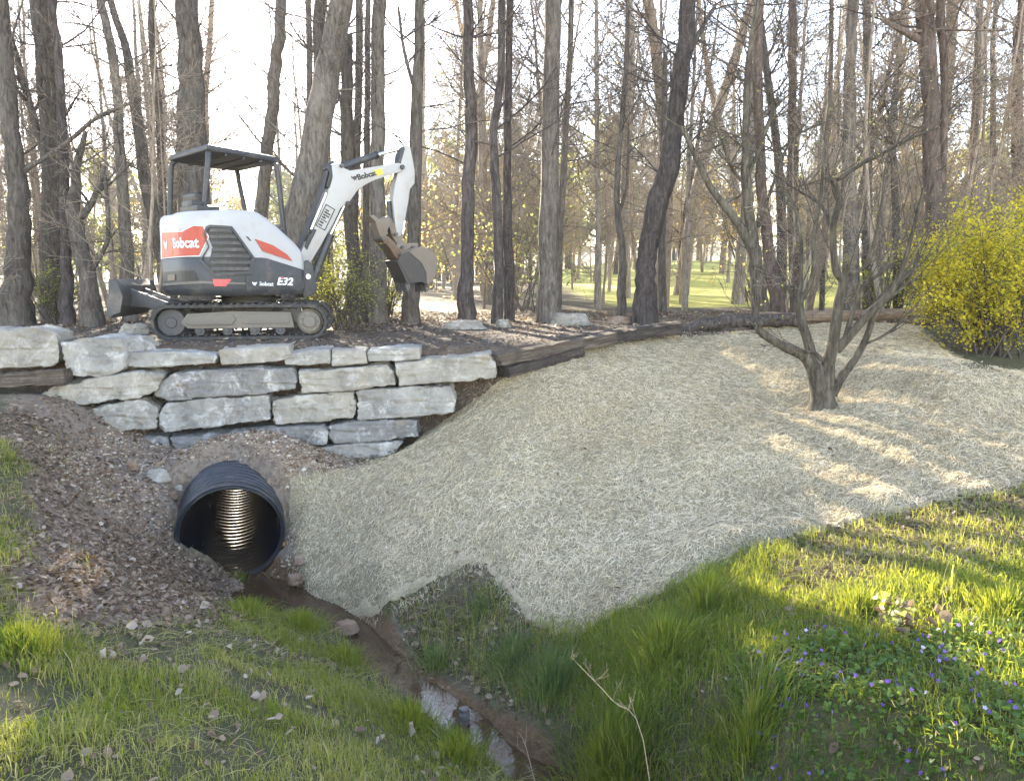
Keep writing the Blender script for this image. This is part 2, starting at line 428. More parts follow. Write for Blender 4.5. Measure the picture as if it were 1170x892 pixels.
# creek water: a strip that the banks cut
wv = []; wq = []
cs = []
for i in range(len(CREEK)-1):
    for k in range(8): cs.append(CREEK[i].lerp(CREEK[i+1], k/8))
cs.append(CREEK[-1])
for i, p in enumerate(cs):
    t_ = (cs[min(i+1, len(cs)-1)]-cs[max(i-1, 0)]); t_.z = 0; t_.normalize(); nrm = Vector((t_.y, -t_.x, 0))
    for k in range(9):
        q = p + nrm*(.62*(k/4-1)); wv.append((q.x, q.y, p.z-.012))
for i in range(len(cs)-1):
    for k in range(8):
        a = i*9+k; wq.append((a, a+1, a+10, a+9))
def water_mat():
    t = NT('creek_water'); p = t.pos()
    n1 = t.noise(p, 9, 3, .5); n2 = t.noise(p, 40, 2, .5)
    c = t.mix(n1, (.032, .019, .010), (.07, .045, .026))
    m = t.bsdf(c, .03, 0, t.bump(t.math('ADD', n1, t.math('MULTIPLY', n2, .15)), .035, .03), .8)
    t.p.inputs['IOR'].default_value = 1.45
    return m
tag(link('creek_water', fast_mesh('creek_water', wv, wq), water_mat()), kind='structure')

# ------------------------------------------------------------------ stones of the wall
def stone_mat(name, stops, vein=.5):
    t = NT(name); c = t.coords('Object'); r = t.rand()
    ad = t.n('ShaderNodeVectorMath', operation='ADD'); t.l(c, ad.inputs[0])
    cmb = t.n('ShaderNodeCombineXYZ'); t.l(t.math('MULTIPLY', r, 37.0), cmb.inputs[0]); t.l(t.math('MULTIPLY', r, 11.0), cmb.inputs[2]); t.l(cmb.outputs[0], ad.inputs[1])
    v = ad.outputs[0]
    n1 = t.noise(v, 2.6, 7, .62, .6); n2 = t.noise(v, 17, 6, .7); n3 = t.noise(v, 70, 4, .7)
    f = t.math('ADD', t.math('MULTIPLY', n1, .75), t.math('MULTIPLY', n2, .3))
    col = t.ramp(f, stops)
    wh = t.maprange(t.noise(v, 4, 8, .74, .5), .50, .66, 0, vein*1.25)
    col = t.mix(wh, col, (.62, .60, .56))
    st = t.maprange(t.noise(v, 3.2, 5, .7), .56, .7, 0, .55)
    col = t.mix(st, col, (.30, .215, .12))
    col = t.mix(t.maprange(n3, .62, .78, 0, .6), col, (.09, .09, .09))
    h = t.math('ADD', t.math('MULTIPLY', n1, 1.0), t.math('ADD', t.math('MULTIPLY', n2, .5), t.math('MULTIPLY', n3, .25)))
    return t.bsdf(col, .82, 0, t.bump(h, 1.0, .05), .3)
M['stone_grey'] = stone_mat('grey_fieldstone', [(.3, (.12, .115, .108)), (.5, (.25, .236, .208)), (.68, (.36, .338, .298)), (.85, (.47, .445, .395))], .5)
M['stone_buff'] = stone_mat('buff_fieldstone', [(.3, (.14, .128, .108)), (.5, (.27, .247, .205)), (.68, (.37, .338, .28)), (.85, (.46, .425, .36))], .35)
M['stone_dark'] = stone_mat('dark_fieldstone', [(.3, (.09, .087, .085)), (.5, (.175, .167, .156)), (.7, (.275, .262, .238)), (.9, (.39, .378, .35))], .5)
M['stone_red'] = stone_mat('reddish_fieldstone', [(.3, (.14, .085, .055)), (.5, (.24, .16, .11)), (.7, (.33, .25, .18)), (.9, (.42, .36, .3))], .15)

def rough_stone(name, front, back, mat, seed, vox=.016, amp=.022, bev=.03):
    """front/back: matching rings of world points; voxel-remeshed, then broken up with noise"""
    c = sum((Vector(p) for p in front), Vector())/len(front)
    mb = MB(); mb.prism([Vector(p)-c for p in front], [Vector(p)-c for p in back])
    me = bpy.data.meshes.new('tmp'); me.from_pydata(mb.v, [], mb.f); me.update()
    bm = bmesh.new(); bm.from_mesh(me); bmesh.ops.recalc_face_normals(bm, faces=bm.faces)
    bmesh.ops.bevel(bm, geom=list(bm.edges), offset=bev, segments=2, affect='EDGES', clamp_overlap=True, profile=.5)
    bm.to_mesh(me); bm.free()
    o = bpy.data.objects.new('tmp', me); COL.objects.link(o)
    md = o.modifiers.new('r', 'REMESH'); md.mode = 'VOXEL'; md.voxel_size = vox; md.use_smooth_shade = True
    dg = bpy.context.evaluated_depsgraph_get(); dg.update()
    ev = o.evaluated_get(dg); m2 = bpy.data.meshes.new_from_object(ev)
    bpy.data.objects.remove(o); bpy.data.meshes.remove(me)
    n = len(m2.vertices); co = np.empty(n*3, np.float32); m2.vertices.foreach_get('co', co); co = co.reshape(-1, 3)
    no = np.empty(n*3, np.float32); m2.vertices.foreach_get('normal', no); no = no.reshape(-1, 3)
    sx = seed*7.31
    # ledgy breakage: noise squeezed in z, plus chips
    d = np.empty(n)
    for i in range(n):
        x, y, z = co[i]
        a = mnoise.noise((x*2.2+sx, y*2.2, z*5.0)); b = mnoise.noise((x*6+sx, y*6, z*14+3)); e = mnoise.cell((x*4.5+sx+.6*b, y*4.5, z*7+.5*a))
        g = mnoise.cell((x*11+sx, y*11, z*15+b)); led = mnoise.noise((x*1.3+sx, 5.0, z*22+.8*a)); d[i] = a*.45 + b*.42 + (e-.5)*.75 + (g-.5)*.42 + (.45 if led > .12 else 0)
    co = co + no*(d*amp)[:, None]
    m2.vertices.foreach_set('co', co.astype(np.float32).ravel()); m2.update()
    m2.name = name
    ob = link(name, m2, mat); ob.location = c
    return ob

def wallY(z): return 8.36 + .20*z
def on_wall(u, v, off=0.0):
    d = ray(u, v); k = .20
    t = (8.36+k*EYE.z+off)/(d.y-k*d.z)
    return EYE + d*t
STONES = [
 # name, outline in photo pixels, material, offset, depth, label
 ([(-22,377),(40,374),(66,381),(69,411),(60,419),(-22,424)], 'buff', -.02, .60, 'big pale squared boulder at the far left end of the wall, above the old timber'),
 ([(68,390),(100,384),(137,386),(146,404),(140,423),(118,433),(76,429)], 'grey', -.02, .55, 'angular grey boulder with a slanting split face, right of the pale squared boulder'),
 ([(145,402),(200,401),(248,406),(247,415),(200,419),(146,420)], 'grey', .02, .5, 'long thin dark-edged slab in the top course, nearest the angular boulder'),
 ([(249,400),(290,397),(330,395),(333,408),(320,414),(252,418)], 'buff', .03, .45, 'flat grey capping slab in the top course under the front of the track'),
 ([(325,405),(350,400),(377,399),(378,416),(350,418),(325,418)], 'grey', .05, .45, 'small wedge-shaped light grey capping stone in the top course'),
 ([(378,399),(418,400),(420,416),(379,419)], 'buff', .05, .45, 'small square-cut capping stone at the middle of the top course'),
 ([(420,400),(450,397),(481,397),(481,411),(450,413),(421,414)], 'grey', .05, .45, 'last thin capping stone at the right of the top course'),
 ([(30,461),(62,441),(120,430),(172,424),(188,429),(181,446),(160,455),(82,463)], 'buff', -.06, .55, 'long pale stone tapering to a point at the left edge of the wall'),
 ([(174,438),(200,425),(260,421),(335,419),(340,430),(339,446),(285,452),(190,459),(176,450)], 'dark', -.02, .5, 'long blue-grey stone with a rippled face below the capping slabs'),
 ([(341,425),(400,419),(442,416),(452,427),(452,440),(400,447),(344,450)], 'buff', -.01, .5, 'tan block right of the long rippled blue-grey stone'),
 ([(449,414),(500,409),(560,404),(567,414),(567,432),(520,437),(456,442)], 'buff', -.01, .5, 'grey and tan end block at the right end of the wall, touching the landscape timbers'),
 ([(85,472),(120,462),(165,455),(183,465),(178,489),(105,498),(88,492)], 'buff', -.04, .5, 'chunky pale stone at the left end of the third course'),
 ([(180,470),(190,460),(250,454),(308,450),(310,480),(250,488),(186,495),(180,485)], 'grey', -.02, .5, 'largest whitish block in the middle of the third course'),
 ([(308,456),(350,450),(406,448),(407,462),(405,478),(360,483),(313,486)], 'buff', 0, .5, 'greyish tan block in the third course under the tan block'),
 ([(406,447),(460,442),(515,440),(521,455),(519,472),(470,477),(409,480)], 'grey', 0, .5, 'mottled grey block at the right end of the third course beside the straw'),
 ([(112,499),(150,496),(193,498),(196,515),(150,517),(113,514)], 'dark', .02, .45, 'low dull grey stone half buried in soil at the left of the fourth course'),
 ([(193,500),(280,491),(370,485),(376,496),(374,508),(300,517),(226,526),(206,519)], 'dark', -.05, .5, 'long blue-grey slab streaked with white directly above the culvert pipe'),
 ([(374,486),(420,480),(478,478),(479,499),(430,505),(382,507),(374,497)], 'dark', .0, .45, 'dark grey slab in the fourth course ending at the straw mat'),
 ([(333,516),(390,509),(462,505),(448,522),(400,538),(370,543),(332,543)], 'grey', -.03, .45, 'pale grey lowest block of the wall, its foot covered by the straw mat'),
]
for i, (poly, mk, off, dep, lab) in enumerate(STONES):
    fr = [on_wall(u, v, off) for u, v in poly]
    bk = [p + Vector((p.x*.03, dep, .0)) for p in fr]
    if i == 1:   # split face turned towards the left
        bk = [p + Vector((.12, dep, 0)) for p in fr]
    o = rough_stone('wall_stone', fr, bk, M['stone_'+mk], i+1, vox=.018 if i in (0, 1) else .015, amp=.017 if i > 6 or i < 2 else .011, bev=.010)
    tag(o, lab, 'wall stone', 'stacked fieldstones of the retaining wall')
# loose stones in the soil bank and behind the road
def loose_stone(u, v, z, w, d, h, mk, seed, lab, name='loose_stone', amp=.02, rz=0., group=None):
    p = atZ(u, v, z); rng = random.Random(seed); n = 8; fr = []; bk = []
    for k in range(n):
        a = 2*math.pi*k/n; q = .8+.3*rng.random(); x, y = math.cos(a)*w/2*q, math.sin(a)*d/2*q
        x, y = x*math.cos(rz)-y*math.sin(rz), x*math.sin(rz)+y*math.cos(rz)
        fr.append(p+Vector((x, y, -h*.5))); bk.append(p+Vector((x*.72, y*.72, h*(.42+.16*rng.random()))))
    o = rough_stone(name, fr, bk, M['stone_'+mk], seed, vox=max(.012, w/55), amp=amp, bev=min(.03, h*.2))
    return tag(o, lab, 'stone', group)
loose_stone(180, 543, -1.14, .34, .22, .12, 'buff', 41, 'flat tan stone lying in the soil left of the pipe')
loose_stone(150, 533, -1.05, .16, .14, .10, 'red', 42, 'small reddish stone on the soil below the left of the wall')
loose_stone(312, 533, -1.12, .30, .2, .13, 'red', 43, 'reddish stone wedged between pipe top and the lowest wall block')
loose_stone(285, 520, -1.08, .6, .2, .10, 'buff', 44, 'thin buried slab under the streaked blue-grey slab')
loose_stone(337, 662, -1.98, .20, .16, .12, 'red', 45, 'brown stone in the mud at the right foot of the pipe')
loose_stone(395, 716, -2.04, .26, .2, .09, 'red', 46, 'flat wet brown stone in the creek just below the straw corner')
0 and loose_stone(440, 742, -2.06, .16, .12, .07, 'dark', 47, 'small dark stone at the creek edge above the brown pool')
loose_stone(530, 820, -2.10, .10, .13, .16, 'dark', 48, 'dark stone standing in the bright water of the creek')
loose_stone(652, 367, .06, .95, .5, .26, 'buff', 49, 'large pale flat boulder behind the road at the foot of the widest straight trunk', rz=.1)
loose_stone(530, 373, .03, .85, .5, .20, 'buff', 50, 'low whitish boulder behind the road left of centre')
loose_stone(160, 377, .04, .62, .5, .20, 'buff', 51, 'pale slab behind the road under the dozer blade')
loose_stone(707, 366, .06, .5, .35, .16, 'red', 52, 'small tan boulder behind the road right of the large flat boulder')
loose_stone(575, 371, .03, .28, .3, .16, 'buff', 53, 'small rounded stone between the two boulders behind the road')
for (u, v, z, w, lab, s) in ((196, 566, -1.32, .13, 'whitish fist-sized stone in the soil left of the pipe crown', 61), (192, 592, -1.5, .11, 'small grey stone near the left flank of the pipe', 62), (340, 640, -1.85, .13, 'pinkish stone at the right flank of the pipe', 63), (205, 558, -1.22, .10, 'small tan stone in the soil above left of the pipe', 64)):
    loose_stone(u, v, z, w, w*.8, w*.7, 'red' if s % 2 else 'buff', s, lab, amp=.008)

# ------------------------------------------------------------------ timbers and logs
def wood_mat(name, a, b, c, scale=(1, 14, 14)):
    t = NT(name); co = t.coords('Object', scale); n = t.noise(co, 2.2, 6, .7, .4); n2 = t.noise(t.coords('Object'), 5, 4, .6); n3 = t.noise(co, 9, 4, .7)
    col = t.ramp(n, [(.3, a), (.52, b), (.75, c)]); col = t.mix(t.maprange(n2, .5, .75, 0, .5), col, a)
    return t.bsdf(col, .85, 0, t.bump(t.math('ADD', n, t.math('MULTIPLY', n3, .5)), .9, .02), .2)
M['tie'] = wood_mat('weathered_tie_wood', (.03, .024, .02), (.10, .08, .062), (.23, .195, .155))
M['tie_dark'] = wood_mat('dark_tie_wood', (.016, .014, .013), (.055, .046, .04), (.13, .11, .09))
def beam(name, a, b, w, h, mat, lab, seed):
    a = Vector(a); b = Vector(b); L = (b-a).length; n = 24; rng = random.Random(seed); mb = MB()
    ring = [(-.5, -.5), (-.17, -.52), (.2, -.5), (.5, -.46), (.52, -.1), (.5, .2), (.47, .5), (.1, .52), (-.2, .48), (-.5, .5), (-.46, .16), (-.52, -.2)]
    for i in range(n+1):
        x = L*i/n
        vs = [(x+(.02*rng.uniform(-1, 1) if i in (0, n) else 0), w*p*(1+.10*rng.uniform(-1, 1)), h*q*(1+.15*rng.uniform(-1, 1))) for p, q in ring]
        mb.v += vs
    m = len(ring)
    for i in range(n):
        for k in range(m): mb.f.append((i*m+k, i*m+(k+1) % m, (i+1)*m+(k+1) % m, (i+1)*m+k))
    mb.f.append(tuple(range(m))); mb.f.append(tuple(n*m+k for k in range(m)))
    o = mb.build(name, mat); x = (b-a).normalized(); y = Vector((0, 0, 1)).cross(x).normalized(); z = x.cross(y)
    o.matrix_world = Matrix(((x.x, y.x, z.x, a.x), (x.y, y.y, z.y, a.y), (x.z, y.z, z.z, a.z), (0, 0, 0, 1)))
    return tag(o, lab, 'timber')
beam('landscape_timber', on_wall(-25, 437, -.08), on_wall(77, 429, -.10), .16, .15, M['tie'], 'split weathered timber lying under the boulders at the left end of the wall', 1)
pA = atY(566, 411, 8.42); pB = atY(700, 386, 9.75)
beam('landscape_timber', pA, pB, .15, .135, M['tie'], 'weathered grey landscape timber butted against the right end block of the wall', 2)
beam('landscape_timber', pA+Vector((.10, .04, -.145)), pB+Vector((-.45, -.42, -.12)), .15, .12, M['tie_dark'], 'dark lower timber half hidden by straw under the grey landscape timber', 3)
beam('landscape_timber', atY(672, 389, 9.55), atY(775, 374, 10.75), .16, .13, M['tie_dark'], 'dark far timber running from the grey landscape timber to the fallen log', 4)
beam('landscape_timber', atY(640, 389, 9.6), atY(780, 370, 11.2), .14, .10, M['tie'], 'thin bleached timber lying along the road edge behind the dark far timber', 5)
def bark_mat(name, dark, mid, light, vs=(5, 5, 1.1), bump=.8):
    t = NT(name); c = t.coords('Object', vs); r = t.rand()
    n = t.noise(c, 4.5, 6, .68, .5); n2 = t.noise(t.coords('Object'), 1.1, 4, .6); n3 = t.noise(t.coords('Object'), 30, 4, .7)
    col = t.ramp(n, [(.32, dark), (.5, mid), (.72, light)])
    col = t.mix(t.maprange(n2, .5, .72, 0, .5), col, light); col = t.mix(t.maprange(n3, .55, .75, 0, .5), col, dark)
    hs = t.n('ShaderNodeHueSaturation'); t.l(col, hs.inputs['Color']); t.l(t.math('ADD', .8, t.math('MULTIPLY', r, .45)), hs.inputs['Value'])
    return t.bsdf(hs.outputs[0], .9, 0, t.bump(t.math('ADD', n, t.math('MULTIPLY', n3, .4)), bump, .025), .2)
M['bark_grey'] = bark_mat('grey_bark', (.034, .029, .024), (.092, .079, .067), (.175, .154, .132))
M['bark_pale'] = bark_mat('pale_bark', (.055, .047, .038), (.145, .127, .108), (.25, .225, .195))
M['bark_dark'] = bark_mat('dark_bark', (.022, .018, .017), (.062, .052, .048), (.135, .115, .105))
M['bark_red'] = bark_mat('reddish_bark', (.04, .028, .022), (.105, .077, .062), (.20, .158, .132))
M['bark_moss'] = bark_mat('lichen_bark', (.024, .020, .015), (.078, .066, .05), (.165, .15, .11))
M['bark_wood'] = bark_mat('sun_painted_wood_bark', (.10, .083, .068), (.25, .215, .18), (.40, .355, .305))  # bark lightened so its colour carries the sun on the far wood
M['bark_tan'] = bark_mat('sun_painted_tan_bark', (.14, .105, .075), (.31, .25, .19), (.45, .385, .31))  # lighter tan still, with sunlight on the twigs put into the colour
M['log'] = bark_mat('fallen_log_wood', (.06, .04, .03), (.2, .14, .095), (.36, .28, .2), (1.2, 6, 6))
def log(px, Y, r, mat, lab, seed):
    rng = random.Random(seed); P = [atY(u, v, y) for (u, v), y in zip(px, Y)]; mb = MB(); pts = []; rad = []
    for i in range(len(P)-1):
        for k in range(5):
            pts.append(P[i].lerp(P[i+1], k/5)+Vector((0, 0, .012*rng.uniform(-1, 1)))); rad.append(r[i]*(1-k/5)+r[i+1]*k/5)
    pts.append(P[-1]); rad.append(r[-1]); rad = [q*(1+.07*rng.uniform(-1, 1)) for q in rad]
    mb.tube(pts, rad, 14); o = mb.build('fallen_log', mat); return tag(o, lab, 'log')
log([(777,380),(795,373),(830,367),(880,366),(915,366)], [11.2,11.2,11.15,11.1,11.1], [.085,.095,.105,.10,.09], M['bark_dark'], 'dark fallen log with a sawn left end at the top of the straw slope', 1)
log([(868,364),(940,362),(1000,360),(1045,357)], [11.55,11.5,11.45,11.4], [.085,.095,.09,.075], M['log'], 'light brown peeled log lying behind the multi-stemmed small tree', 2)

# ------------------------------------------------------------------ culvert pipe
def pipe():
    t_ = PIPE_DIR; a = t_.cross(Vector((0, 0, 1))).normalized(); b = a.cross(t_).normalized()
    n = 64
    def lathe(prof, name, mat, parent=None):
        V_ = []; Q_ = []
        for (s, r) in prof:
            for k in range(n):
                an = 2*math.pi*k/n; V_.append(tuple(t_*s + (a*math.cos(an)+b*math.sin(an))*r))
        for i in range(len(prof)-1):
            for k in range(n): Q_.append((i*n+k, i*n+(k+1) % n, (i+1)*n+(k+1) % n, (i+1)*n+k))
        return link(name, fast_mesh(name, V_, Q_), mat, parent)
    root = empty('culvert_pipe', PIPE_A)
    tag(root, 'black corrugated plastic culvert pipe sticking out below the stone wall', 'culvert pipe')
    tm = NT('black_corrugated_plastic'); c = tm.coords('Object'); nn = tm.noise(c, 7, 4, .6)
    m_out = tm.bsdf(tm.mix(tm.maprange(nn, .5, .75, 0, .5), (.018, .021, .028), (.10, .09, .075)), .38, 0, tm.bump(nn, .05, .01))
    ti = NT('glossy_pipe_lining'); nn = ti.noise(ti.coords('Object'), 9, 3, .5)
    def silt(t_, noise_):      # mud line along the invert, following the pipe's fall
        sx = t_.n('ShaderNodeSeparateXYZ'); t_.l(t_.coords('Object'), sx.inputs[0])
        zz = t_.math('SUBTRACT', sx.outputs[2], t_.math('MULTIPLY', sx.outputs[1], .112))
        return t_.maprange(t_.math('ADD', zz, t_.math('MULTIPLY', noise_, .16)), -.34, -.24, 1, 0)
    m_in = ti.bsdf(ti.mix(silt(ti, nn), (.006, .007, .012), (.045, .033, .022)), .21, 0, None, .9)
    # outer ribs
    pr = []; s = 0.012; pitch = .088
    while s < PIPE_L-.1:
        for ds, r in ((.0, .468), (.008, .492), (.018, .5), (.048, .5), (.058, .492), (.066, .468)): pr.append((s+ds, r))
        s += pitch
    lathe(pr, 'ribbed_shell', m_out, root)
    pi = []; s = 0.0
    while s < PIPE_L:
        for ds, r in ((0, .452), (.018, .455), (.036, .447), (.052, .440), (.068, .447)): pi.append((s+ds, r))
        s += pitch
    lathe(pi, 'pipe_lining', m_in, root)
    lathe([(.02, .468), (.0, .470), (-.004, .464), (-.004, .456), (.004, .452)], 'cut_rim', m_out, root)
    lathe([(.078, .468), (.080, .500), (.012, .5001), (.0, .497), (-.003, .49), (-.003, .475), (.01, .468)], 'end_bell', m_out, root)
pipe()
# ------------------------------------------------------------------ excavator
EX_C = Vector((-3.62, 10.52, .0)); TRK = R(10); HEAD = R(47)
def text_bm(body, size, bold=.0, shear=0.0, space=1.0):
    cu = bpy.data.curves.new('txt', 'FONT'); cu.body = body; cu.size = size; cu.offset = bold; cu.shear = shear; cu.space_character = space
    cu.align_x = 'CENTER'; cu.align_y = 'CENTER'; cu.resolution_u = 3
    o = bpy.data.objects.new('txt', cu); COL.objects.link(o)
    bpy.context.view_layer.update()
    dg = bpy.context.evaluated_depsgraph_get()
    me = bpy.data.meshes.new_from_object(o.evaluated_get(dg))
    bpy.data.objects.remove(o); bpy.data.curves.remove(cu)
    bm = bmesh.new(); bm.from_mesh(me); bpy.data.meshes.remove(me)
    bmesh.ops.remove_doubles(bm, verts=bm.verts, dist=1e-5)
    return bm
CAT = [(-.5,.5),(-.34,.2),(-.1,.26),(.12,.26),(.36,.2),(.52,.5),(.58,.05),(.34,-.12),(.2,-.5),(.02,-.3),(-.16,-.5),(-.3,-.12),(-.56,.05)]   # angular animal-head mark
def poly_bm(poly):
    bm = bmesh.new(); vs = [bm.verts.new((p[0], p[1], 0)) for p in poly]; bm.faces.new(vs)
    bmesh.ops.triangulate(bm, faces=list(bm.faces)); return bm

ex = empty('mini_excavator', EX_C)
tag(ex, 'white and charcoal mini excavator with open canopy parked above the stone wall', 'excavator')
def exw(p): return Vector(p)-EX_C        # world -> excavator root space (root is unrotated)
under = Matrix.Rotation(TRK, 4, 'Z'); upper = Matrix.Rotation(HEAD, 4, 'Z')

# --- tracks
def stadium(L, r, n=14):
    pts = []
    for k in range(n+1): a = -math.pi/2+math.pi*k/n; pts.append((L+r*math.cos(a), r+r*math.sin(a)))
    for k in range(n+1): a = math.pi/2+math.pi*k/n; pts.append((-L+r*math.cos(a), r+r*math.sin(a)))
    return pts
def make_track(side):
    L, r = .86, .225; w = .32; y0 = side*.615
    mb = MB(); A = stadium(L, r, 16); B = [(x, z) for x, z in stadium(L, r-.042, 16)]; B = [(x, z+.042) for x, z in B]; n = len(A)
    vs = []
    for P in (A, B):
        for yy in (y0-w/2, y0+w/2): vs += [(x, yy, z) for x, z in P]
    fs = []
    for i in range(n):
        j = (i+1) % n
        fs += [(i, j, n+j, n+i), (2*n+j, 2*n+i, 3*n+i, 3*n+j), (j, i, 2*n+i, 2*n+j), (n+i, n+j, 3*n+j, 3*n+i)]
    mb.add(vs, fs)
    # lugs round the belt
    per = [(Vector((x, 0, z))) for x, z in stadium(L, r, 24)]; per.append(per[0])
    d = 0; nxt = 0
    for i in range(len(per)-1):
        seg = per[i+1]-per[i]; sl = seg.length
        if sl < 1e-6: continue
        while nxt <= d+sl:
            p = per[i]+seg*((nxt-d)/sl); tn = seg.normalized(); nr = Vector((tn.z, 0, -tn.x))
            Mx = Matrix((tn, (0, 1, 0), nr)).transposed()
            mb.box(p+nr*.008+Vector((0, y0, 0)), (.045, w*.98, .022), Mx)
            mb.box(p+nr*(-.05)+Vector((0, y0, 0)), (.03, .05, .035), Mx)
            nxt += .088
        d += sl
    belt = mb.build('track', M['rubber'], ex, bevel=.005, seg=1, M=under); belt['label'] = 'near dusty rubber track with open frame' if side < 0 else 'far rubber track'
    mf = MB(); prof = [(-.66, .145), (-.74, .22), (-.66, .335), (-.1, .365), (.62, .35), (.66, .145)]
    y1, y2 = y0-.085, y0+.085
    mf.prism([(x, y1, z) for x, z in prof], [(x, y2, z) for x, z in prof])
    prof2 = [(-.62, .19), (-.68, .23), (-.60, .31), (-.12, .335), (-.06, .26), (-.12, .19)]
    mf.prism([(x, y0+side*.10-.012, z) for x, z in prof2], [(x, y0+side*.10+.012, z) for x, z in prof2])
    mf.prism([(x, y0+side*.088-.01, z) for x, z in [(.0, .2), (.0, .33), (.6, .325), (.6, .2)]], [(x, y0+side*.088+.01, z) for x, z in [(.0, .2), (.0, .33), (.6, .325), (.6, .2)]])
    mf.build('track_frame', M['dirty_frame'], belt, bevel=.012, M=under)
    sp = MB()
    for (yy, rr, ww) in ((y0, .165, .10), (y0+side*.07, .135, .10), (y0+side*.13, .075, .05)):
        sp.tube([(L, yy-ww/2, r), (L, yy+ww/2, r)], rr, 28)
    for k in range(9):
        an = 2*math.pi*k/9; sp.tube([(L+.105*math.cos(an), y0+side*.12, r+.105*math.sin(an)), (L+.105*math.cos(an), y0+side*.132, r+.105*math.sin(an))], .011, 8)
    sp.build('sprocket', M['dirty_frame'], belt, bevel=.006, seg=1, M=under)
    idl = MB(); idl.tube([(-L, y0-.05, r), (-L, y0+.05, r)], .172, 28); idl.tube([(-L, y0-.07, r), (-L, y0+.07, r)], .07, 16)
    idl.build('idler_wheel', M['charcoal_dusty'], belt, bevel=.006, seg=1, M=under)
    for x in (-.52, -.18, .16, .48):
        rl = MB(); rl.tube([(x, y0-.07, .115), (x, y0+.07, .115)], .062, 16); rl.tube([(x, y0-.09, .115), (x, y0+.09, .115)], .028, 12)
        rl.build('track_roller', M['charcoal_dusty'], belt, bevel=.004, seg=1, M=under)
make_track(-1); make_track(1)
cf = MB(); cf.box((0, 0, .36), (.75, .98, .16)); cf.tube([(0, 0, .42), (0, 0, .585)], .36, 32)
cf.tube([(0, 0, .50), (0, 0, .53)], .43, 32)
cf.build('undercarriage', M['black'], ex, bevel=.01, M=under)
# --- dozer blade, at the left end
bl = MB(); prof = [(-1.50, .10), (-1.56, .10), (-1.475, .18), (-1.455, .30), (-1.475, .42), (-1.54, .50), (-1.50, .50), (-1.425, .42), (-1.40, .30), (-1.42, .17)]
prof = [(x, z+.27) for x, z in prof]
bl.prism([(x, -.78, z) for x, z in prof], [(x, .78, z) for x, z in prof])
blo = bl.build('dozer_blade', M['charcoal_dusty'], ex, bevel=.006, seg=1, M=under)
ba = MB()
for s in (-1, 1):
    q = [(-1.44, s*.30, .42), (-1.44, s*.30, .66), (-1.2, s*.30, .56), (-.55, s*.36, .30), (-.55, s*.36, .18), (-1.2, s*.32, .40)]
    ba.prism([(x, y-.05, z) for x, y, z in q], [(x, y+.05, z) for x, y, z in q])
ba.tube([(-1.42, 0, .56), (-.5, 0, .34)], .05, 12)
ba.build('blade_arm', M['charcoal_dusty'], blo, bevel=.01, M=under)
be = MB(); be.prism([(-1.58, -.785, .30), (-1.54, -.785, .29), (-1.46, -.785, .42), (-1.475, -.785, .46)], [(-1.58, .785, .30), (-1.54, .785, .29), (-1.46, .785, .42), (-1.475, .785, .46)])
sid = [(-1.56, .31), (-1.585, .33), (-1.545, .56), (-1.53, .755), (-1.44, .755), (-1.38, .56), (-1.42, .36)]
for yy in (-.79, .785): be.prism([(x, yy, z) for x, z in sid], [(x, yy+.014, z) for x, z in sid])
be.build('cutting_edge', M['charcoal_dusty'], blo, bevel=.003, seg=1, M=under)

# --- upper body outline (f = forward, l = left), start front right, run back along the right side
def rrect(f0, f1, l0, l1, rad):           # rad: front-right, rear-right, rear-left, front-left
    pts = []
    for (cf_, cl_, a0, q) in ((f1-rad[0], l0+rad[0], 0, rad[0]), (f0+rad[1], l0+rad[1], -90, rad[1]), (f0+rad[2], l1-rad[2], -180, rad[2]), (f1-rad[3], l1-rad[3], -270, rad[3])):
        for k in range(13):
            a = R(a0-90*k/12); pts.append(Vector((cf_+q*math.cos(a), cl_+q*math.sin(a))))
    out = []
    for i, p in enumerate(pts):                        # densify straight runs
        q = pts[(i+1) % len(pts)]; out.append(p); m = int((q-p).length/.06)
        for k in range(1, m): out.append(p.lerp(q, k/m))
    return out
HF0, HF1, HL = -1.03, .50, .70
OUT = rrect(HF0, HF1, -HL, HL, (.12, .50, .50, .12))
_cum = [0.0]
for i in range(len(OUT)): _cum.append(_cum[-1]+(OUT[(i+1) % len(OUT)]-OUT[i]).length)
def out_at(s):
    s = s % _cum[-1]
    i = int(np.searchsorted(_cum, s, side='right'))-1; i = min(max(i, 0), len(OUT)-1)
    a, b = OUT[i], OUT[(i+1) % len(OUT)]; t = (s-_cum[i])/max(1e-9, _cum[i+1]-_cum[i]); p = a.lerp(b, t)
    def nrm(j):
        d = OUT[(j+1) % len(OUT)]-OUT[(j-1) % len(OUT)]; n_ = Vector((-d.y, d.x)); n_ = n_ if n_.length > 0 else Vector((0, 1)); return n_.normalized()
    n_ = (nrm(i)*(1-t)+nrm((i+1) % len(OUT))*t).normalized()
    return p, n_
_pc = sum(OUT, Vector((0, 0)))/len(OUT)
_sg = 1 if (out_at(.8)[1].dot(out_at(.8)[0]-_pc) > 0) else -1
UPI = (Matrix.Translation(EX_C) @ upper).inverted()
